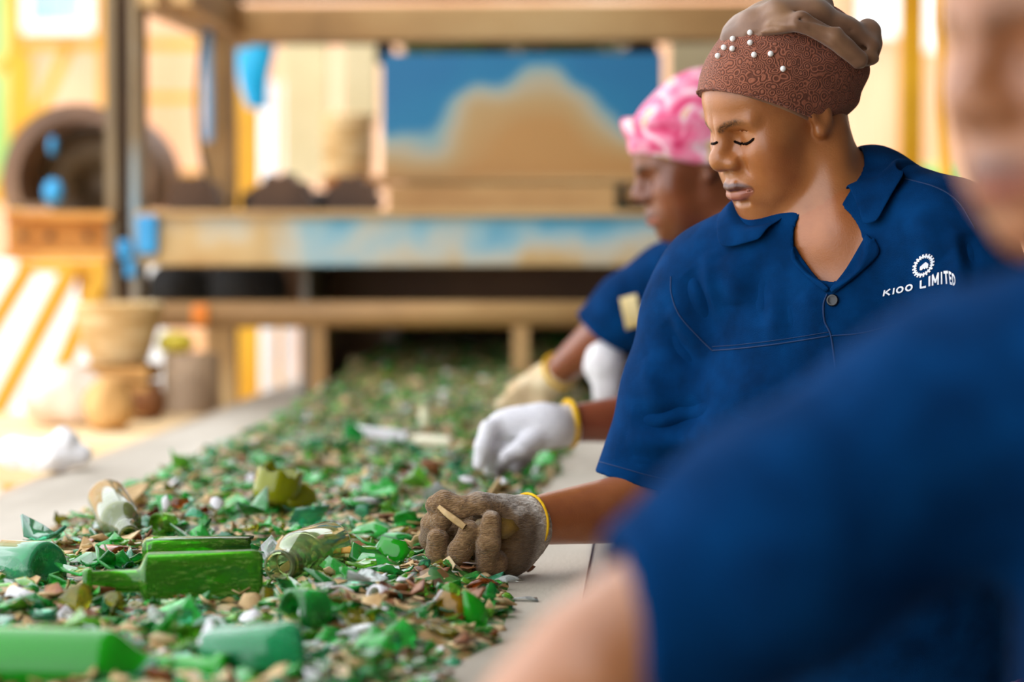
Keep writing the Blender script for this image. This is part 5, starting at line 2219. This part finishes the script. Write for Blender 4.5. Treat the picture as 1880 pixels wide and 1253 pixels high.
def gl1(P):
    Rw = unit(WR1 - EL1)
    d = ell(P, hp(920, 984, 2.875), (.050, .030, .045))
    d = smin(d, ell(P, hp(865, 985, 2.89), (.048, .026, .043)), .02)
    d = smin(d, ell(P, hp(905, 1022, 2.875), (.042, .028, .026)), .02)
    d = smin(d, cone(P, hp(940, 972, 2.875), hp(966, 962, 2.882), .037, .034), .02)
    # thumb along the top
    d = smin(d, chain(P, [hp(918, 938, 2.862), hp(880, 930, 2.842), hp(846, 935, 2.834), hp(815, 924, 2.838), hp(800, 928, 2.842)], [.020, .0165, .0140, .0145, .0125], .004), .007)
    # hollow of the half-open fist
    d = smax(d, -ell(P, hp(862, 985, 2.838), (.034, .016, .026)), .008)
    # index, middle, ring, little
    fi = chain(P, [hp(835, 1000, 2.895), hp(792, 990, 2.880), hp(796, 962, 2.850), hp(812, 956, 2.836)], [.015, .0140, .0145, .0132], .004)
    mi = chain(P, [hp(835, 1020, 2.885), hp(810, 1034, 2.856), hp(804, 1014, 2.834), hp(804, 990, 2.828)], [.015, .0145, .0142, .0128], .004)
    ri = chain(P, [hp(865, 1035, 2.872), hp(834, 1044, 2.842), hp(845, 1012, 2.820), hp(862, 976, 2.822)], [.016, .0150, .0142, .0132], .004)
    li = chain(P, [hp(910, 1040, 2.862), hp(893, 1042, 2.834), hp(896, 1000, 2.818), hp(902, 956, 2.824)], [.016, .0145, .0140, .0125], .004)
    for f_ in (fi, mi, ri, li):
        d = smin(d, f_, .0025)
    d = smin(d, ell(P, hp(914, 1034, 2.834), (.012, .010, .014)), .006)
    for gp in ([(784, 940), (806, 945), (842, 951)], [(782, 975), (804, 972), (824, 978)]):
        for Yg in (2.812, 2.822, 2.832):
            d = smax(d, -(seg_dist(P, [hp(a_, b_, Yg) for a_, b_ in gp]) - .0012), .004)
    for f_ in ((806, 936, 2.822), (905, 985, 2.802), (858, 1008, 2.804), (838, 1030, 2.824), (900, 1020, 2.805)):
        c_ = hp(*f_)
        d = d + .0012 * np.exp(-((P - c_) ** 2).sum(1) / .004 ** 2)
    return d - .0022 * fbm(P, 95, 3, 2)


c = hp(890, 980, 2.86)
V, F = surf(gl1, c - V3(.10, .10, .08), c + V3(.10, .09, .08), .0018)
V = relax(V, F, 1, .35)
C = np.repeat(col('#a07f58')[None, :], len(V), 0)
C *= (1 + .25 * fbm(V, 45, 8, 3))[:, None]
cx_ = np.array([(p - CAM_POS) for p in V])
dcam = cx_ @ _R                               # camera frame
pxs = 940 + FPX * dcam[:, 0] / -dcam[:, 2]
pys = 626.5 - FPX * dcam[:, 1] / -dcam[:, 2]
cuffw = V @ unit(WR1 - EL1)
cw = (WR1 @ unit(WR1 - EL1))
s_ = (cuffw - cw)                             # distance past the wrist
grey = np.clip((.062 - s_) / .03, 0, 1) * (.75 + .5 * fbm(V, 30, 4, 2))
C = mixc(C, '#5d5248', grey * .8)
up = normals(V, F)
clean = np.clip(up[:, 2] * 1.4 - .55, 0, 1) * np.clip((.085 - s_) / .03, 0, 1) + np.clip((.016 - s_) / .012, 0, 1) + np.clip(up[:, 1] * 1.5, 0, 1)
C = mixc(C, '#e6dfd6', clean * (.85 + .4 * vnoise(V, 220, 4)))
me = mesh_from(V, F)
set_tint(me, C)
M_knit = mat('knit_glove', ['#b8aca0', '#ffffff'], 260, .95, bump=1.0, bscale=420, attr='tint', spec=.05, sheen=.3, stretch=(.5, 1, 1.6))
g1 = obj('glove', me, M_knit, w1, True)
g1['label'] = 'mud caked knitted cotton glove'
M_cuff = mat('yellow_cuff', ['#d9a400', '#f0c21c'], 60, .9, bump=.5)
ax = unit(WR1 - EL1)
cc = WR1 - ax * .001
xx = unit(np.cross(ax, V3(0, 1, 0)))
yy = np.cross(ax, xx)
rp_ = [cc + (xx * math.cos(t) * .0335 + yy * math.sin(t) * .0335) - ax * .0 for t in np.linspace(0, 2 * math.pi, 33)]
MB().tube(rp_, .0017, 8, False).build('cuff_hem', M_cuff, g1, True)
# the shards held in the glove
o = MB().tube([hp(806, 931, 2.822), hp(818, 942, 2.816), hp(835, 955, 2.812), hp(853, 968, 2.810)], [.0028, .0038, .0044, .0040], 7).build('glass_splinter', G['tan'], None)
tag(o, 'long pale splinter pinched between the fingers of the dirty glove', 'glass splinter')
o = big(908, 966, 2.822, 96, 58, glassmat('flake_amber', '#b08a3a', .3, '#8a6a3c', .75, .15), 'amber flake clutched in the palm of the dirty glove', (.12, -1, .2), -.12, 61, nseg=8)
# ------------------------------------------------------------------ woman in the pink headscarf (behind)
Y2 = 4.1
HO2 = W(1270, 300, Y2)
HR2 = head_frame((-.97, -.22), math.radians(17))
SR2, SL2 = W(1232, 512, 4.22), V3(.29, 3.98, 1.27)
PV2 = V3(.34, 4.18, .83)
T2 = Torso(SR2, SL2, PV2, .92)
ER2 = W(1112, 612, 4.28)
WR2 = W(1028, 682, 4.40)
EL2 = V3(.06, 3.84, 1.03)
WL2 = W(1046, 778, 3.76)


def body2(P):
    d = near_head(P, lambda p: ((p - HO2) @ HR2, 1.0))
    d = smin(d, cone(P, HO2 + HR2 @ V3(0, -.03, -.05), T2.at(0, 0, .06), .052, .06), .03)
    d = smin(d, T2.sdf(P) + .013, .03)
    d = smin(d, chain(P, [SR2, ER2, WR2, WR2 + (WR2 - ER2) * .25], [.05, .043, .028, .026]), .03)
    d = smin(d, chain(P, [SL2, EL2, EL2 + (WL2 - EL2) * .35, WL2, WL2 + (WL2 - EL2) * .2], [.05, .042, .041, .029, .027]), .03)
    return d


V, F = surf(body2, (-.3, 3.6, .72), (.62, 4.6, 1.58), .005)
V = relax(V, F, 1, .4)
Q = (V - HO2) @ HR2
C = head_tint(Q, '#7d4527')
farh = np.linalg.norm(Q - V3(0, .01, -.01), axis=1) > .135
C[farh] = col('#87452a')
me = mesh_from(V, F)
set_tint(me, C)
w2 = obj('person', me, M_skin, None, True)
tag(w2, 'woman in pink patterned headscarf bowing over the belt farther back', 'person')


def scarf2(P):
    q = (P - HO2) @ HR2
    d = ell(q, (0, -.022, .050), (.090, .114, .088))
    d = smin(d, ell(q, (0, -.05, .10), (.06, .07, .05)), .03)
    for i, (z, r) in enumerate(((.012, .016), (.034, .018), (.058, .017))):
        ring_ = np.abs(np.linalg.norm((q[:, :2] - V3(0, -.022, 0)[:2]) / np.array([.083, .107]), axis=1) - 1) * .095
        d = smin(d, np.hypot(ring_, q[:, 2] - .62 * q[:, 1] * .75 - z - .006 * np.sin(3 * np.arctan2(q[:, 0], q[:, 1]) + i * 2)) - r * .6, .012)
    cut = (q[:, 2] - .55 * q[:, 1] + .008) / 1.15
    return np.maximum(d, -cut)


V, F = surf(scarf2, HO2 - .17, HO2 + .2, .004)
V = relax(V, F, 2, .5)


def blob_mat(name, cols, stops, scale, rough=.8, **kw):
    return mat(name, cols, scale, rough, stops=stops, detail=2, distort=1.5, **kw)


M_pink = blob_mat('pink_print', ['#d92f6a', '#f2709a', '#f9a9c4', '#fbe3ea', '#f0b31c', '#f7d9a0'], [.30, .42, .52, .60, .66, .72], 17)
s2 = obj('headscarf', mesh_from(V, F), M_pink, w2, True)
s2['label'] = 'pink headscarf with white and yellow pattern'
M_navy2 = M_navy
sl2 = ([SR2, SR2 + (ER2 - SR2) * .55, SR2 + (ER2 - SR2) * .98], [.066, .066, .060], ER2 - SR2 + V3(.0, 0, -.08))
sl2b = ([SL2, SL2 + (EL2 - SL2) * .45, SL2 + (EL2 - SL2) * .8], [.066, .066, .062], EL2 - SL2)
V, F, _o = shirt_mesh(T2, [sl2, sl2b], None, ([T2.at(0, -.01, .16), T2.at(0, .05, .04), T2.at(0, .11, -.06)], [.062, .06, .004]), .005, (-.25, 3.6, .66), (.64, 4.56, 1.5), noise=.005, seed=9, th=.011)
V = relax(V, F, 1, .5)
sh2 = obj('shirt', mesh_from(V, F), M_navy, w2, True)
B2 = bvh_of(V, F)
M_cream = mat('cream_patch', ['#d9b968', '#efdca8'], 14, .8)
cloth_patch('sleeve_patch', B2, [[(1138, 548), (1168, 540)], [(1144, 578), (1174, 570)], [(1150, 606), (1180, 598)]], .004, M_cream, sh2, 10, 10, lifts=[.005, .005, .005])


def glove_mesh(name, f, c, r, h, m, parent, cuff=None, tint=None):
    V, F = surf(f, np.asarray(c) - r, np.asarray(c) + r, h)
    V = relax(V, F, 1, .4)
    me = mesh_from(V, F)
    if tint is not None:
        set_tint(me, tint(V))
    o = obj(name, me, m, parent, True)
    if cuff is not None:
        wr, ax_, rr = cuff
        ax_ = unit(ax_)
        x_ = unit(np.cross(ax_, V3(0, 1, .2)))
        y_ = np.cross(ax_, x_)
        MB().tube([wr + (x_ * math.cos(t) + y_ * math.sin(t)) * rr for t in np.linspace(0, 2 * math.pi, 25)], .0042, 8, False).build('cuff_hem', M_cuff, o, True)
    return o


def gw(P):
    d = ell(P, W(985, 782, 3.72), (.052, .03, .032))
    d = smin(d, cone(P, W(1000, 785, 3.73), W(1036, 782, 3.755), .034, .033), .02)
    d = smin(d, ell(P, W(935, 778, 3.72), (.034, .03, .022)), .02)
    d = smin(d, chain(P, [W(925, 775, 3.71), W(897, 788, 3.69), W(886, 820, 3.68), W(880, 852, 3.68)], [.015, .0135, .0125, .0105], .004), .006)
    d = smin(d, chain(P, [W(940, 785, 3.73), W(912, 800, 3.72), W(900, 832, 3.71), W(898, 862, 3.71)], [.015, .013, .012, .010], .004), .005)
    d = smin(d, chain(P, [W(960, 800, 3.73), W(935, 822, 3.72), W(922, 850, 3.71), W(915, 866, 3.71)], [.015, .0135, .012, .010], .004), .005)
    d = smin(d, chain(P, [W(985, 810, 3.73), W(965, 835, 3.72), W(948, 858, 3.71)], [.015, .013, .011], .004), .005)
    d = smin(d, chain(P, [W(985, 800, 3.70), W(955, 825, 3.675), W(930, 840, 3.665)], [.017, .0145, .012], .004), .006)
    return d


def tintw(V):
    C = np.repeat(col('#f8f7fb')[None, :], len(V), 0)
    low = np.clip((W(960, 822, 3.7)[2] - V[:, 2]) / .02, 0, 1) * np.clip((V[:, 0] - W(885, 800, 3.7)[0]) / .02, 0, 1)
    return mixc(C, '#6a5c58', low * (.6 + .5 * vnoise(V, 60, 3)))


M_knit2 = mat('white_knit', ['#e6e4ea', '#ffffff'], 260, .95, bump=.7, bscale=420, attr='tint', spec=.05)
glove_mesh('glove', gw, W(950, 800, 3.72), .12, .0028, M_knit2, w2, (WL2, WL2 - EL2, .0355), tintw)


def gt_(P):
    d = ell(P, W(1000, 705, 4.43), (.036, .032, .034))
    d = smin(d, cone(P, W(1008, 698, 4.42), W(1030, 683, 4.40), .032, .031), .015)
    for (a, b, c_) in (((985, 692), (948, 722), (918, 745)), ((990, 705), (955, 738), (932, 758)), ((998, 718), (970, 748), (955, 764)), ((1008, 722), (990, 748), (982, 764))):
        d = smin(d, chain(P, [W(*a, 4.42), W(*b, 4.41), W(*c_, 4.41)], [.016, .013, .0105], .004), .005)
    d = smin(d, chain(P, [W(990, 690, 4.45), W(960, 705, 4.46), W(938, 715, 4.46)], [.016, .0135, .011], .004), .006)
    return d


glove_mesh('glove', gt_, W(980, 720, 4.42), .13, .0035, mat('tan_knit', ['#b99a72', '#d9bf98', '#e6d3b2'], 30, .95, bump=.5), w2, (WR2 + unit(WR2 - ER2) * .0, WR2 - ER2, .033))


def apron(P):
    d = chain(P, [W(1128, 618, 4.27), W(1110, 665, 4.25), W(1114, 720, 4.25)], [.022, .032, .026], .02)
    return d + .006 * fbm(P, 40, 6, 2)


c = W(1112, 672, 4.25)
V, F = surf(apron, c - .1, c + .1, .005)
o = obj('towel', mesh_from(V, F), mat('white_towel', ['#dcd6d8', '#f2eff2'], 20, .9), w2, True)
M_kanga = blob_mat('pink_wrap_print', ['#d94f7c', '#f08aa8', '#f7d3de', '#faf2f4'], [.38, .47, .54, .62], 14)
wrap_skirt('skirt', PV2, T2.L, T2.F, M_navy, w2, .2, .17)
shoes(PV2, T2.L, T2.F, w2)
wrap_skirt('skirt', PV1 + V3(0, 0, .0), T1.L, T1.F, M_kanga, w1, .195, .165)
shoes(PV1, T1.L, T1.F, w1)
# left glove of the woman in brown, resting by the rail
gl = lambda P: glove_sdf(P, WRb, unit(WRb - ELb), V3(0, 0, -1), V3(-.6, .8, 0), .45)
glove_mesh('glove', gl, WRb + unit(WRb - ELb) * .06, .14, .004, MATS['tan_knit'], w1, (WRb, WRb - ELb, .034))

# ------------------------------------------------------------------ worker in front (out of focus)
Y3 = 1.36
HO3 = W(2030, 40, Y3)
HR3 = head_frame((-.84, -.54), math.radians(12))
SR3 = W(1790, 770, 1.42)
SL3 = V3(.50, 1.24, 1.235)
PV3 = V3(.46, 1.46, .80)
T3 = Torso(SR3, SL3, PV3, 1.0)
ER3 = W(1110, 1225, 1.36)
WR3 = W(800, 1560, 1.42)
EL3, WL3 = V3(.50, 1.10, .98), V3(.22, 1.12, .96)


def body3(P):
    d = near_head(P, lambda p: ((p - HO3) @ HR3, 1.0))
    d = smin(d, cone(P, HO3 + HR3 @ V3(0, -.03, -.05), T3.at(0, 0, .06), .052, .06), .03)
    d = smin(d, T3.sdf(P) + .013, .03)
    d = smin(d, chain(P, [SR3, ER3, ER3 + (WR3 - ER3) * .3, WR3, WR3 + (WR3 - ER3) * .2], [.055, .045, .045, .03, .028]), .03)
    d = smin(d, chain(P, [SL3, EL3, WL3], [.055, .045, .029]), .03)
    return d


V, F = surf(body3, (-.28, .95, .68), (.72, 1.75, 1.6), .005)
V = relax(V, F, 1, .4)
Q = (V - HO3) @ HR3
C = head_tint(Q, '#a9714c')
farh = np.linalg.norm(Q - V3(0, .01, -.01), axis=1) > .135
C[farh] = col('#b0764e')
me = mesh_from(V, F)
set_tint(me, C)
w3 = obj('person', me, M_skin, None, True)
tag(w3, 'blurred worker in blue shirt leaning in from the right front', 'person')
sl3 = ([SR3, SR3 + (ER3 - SR3) * .5, SR3 + (ER3 - SR3) * .96], [.078, .070, .060], (ER3 - SR3) + V3(.0, 0, .12))
sl3b = ([SL3, SL3 + (EL3 - SL3) * .45, SL3 + (EL3 - SL3) * .8], [.07, .07, .066], EL3 - SL3)
V, F, _o = shirt_mesh(T3, [sl3, sl3b], None, ([T3.at(0, -.01, .16), T3.at(0, .05, .05), T3.at(0, .11, -.06)], [.064, .062, .004]), .005, (-.2, .95, .62), (.72, 1.75, 1.5), noise=.005, seed=15, th=.011)
V = relax(V, F, 1, .5)
sh3 = obj('shirt', mesh_from(V, F), M_navy, w3, True)


def scarf3(P):
    q = (P - HO3) @ HR3
    d = ell(q, (0, -.020, .045), (.086, .108, .090))
    cut = (q[:, 2] - .5 * q[:, 1] - .02) / 1.12
    return np.maximum(d, -cut)


V, F = surf(scarf3, HO3 - .17, HO3 + .2, .005)
o = obj('headscarf', mesh_from(V, F), M_satin, w3, True)
wrap_skirt('skirt', PV3, T3.L, T3.F, M_navy, w3, .2, .17, seed=3)
shoes(PV3, T3.L, T3.F, w3)
gl3 = lambda P: glove_sdf(P, WR3, WR3 - ER3, V3(.2, -.3, -1), V3(-.2, .9, 0), .5)
glove_mesh('glove', gl3, WR3 + unit(WR3 - ER3) * .06, .14, .004, MATS['tan_knit'], w3, (WR3, WR3 - ER3, .034))
gl4 = lambda P: glove_sdf(P, WL3, WL3 - EL3, V3(0, 0, -1), V3(.2, .9, 0), .5)
glove_mesh('glove', gl4, WL3 + unit(WL3 - EL3) * .06, .14, .004, MATS['tan_knit'], w3, (WL3, WL3 - EL3, .034))
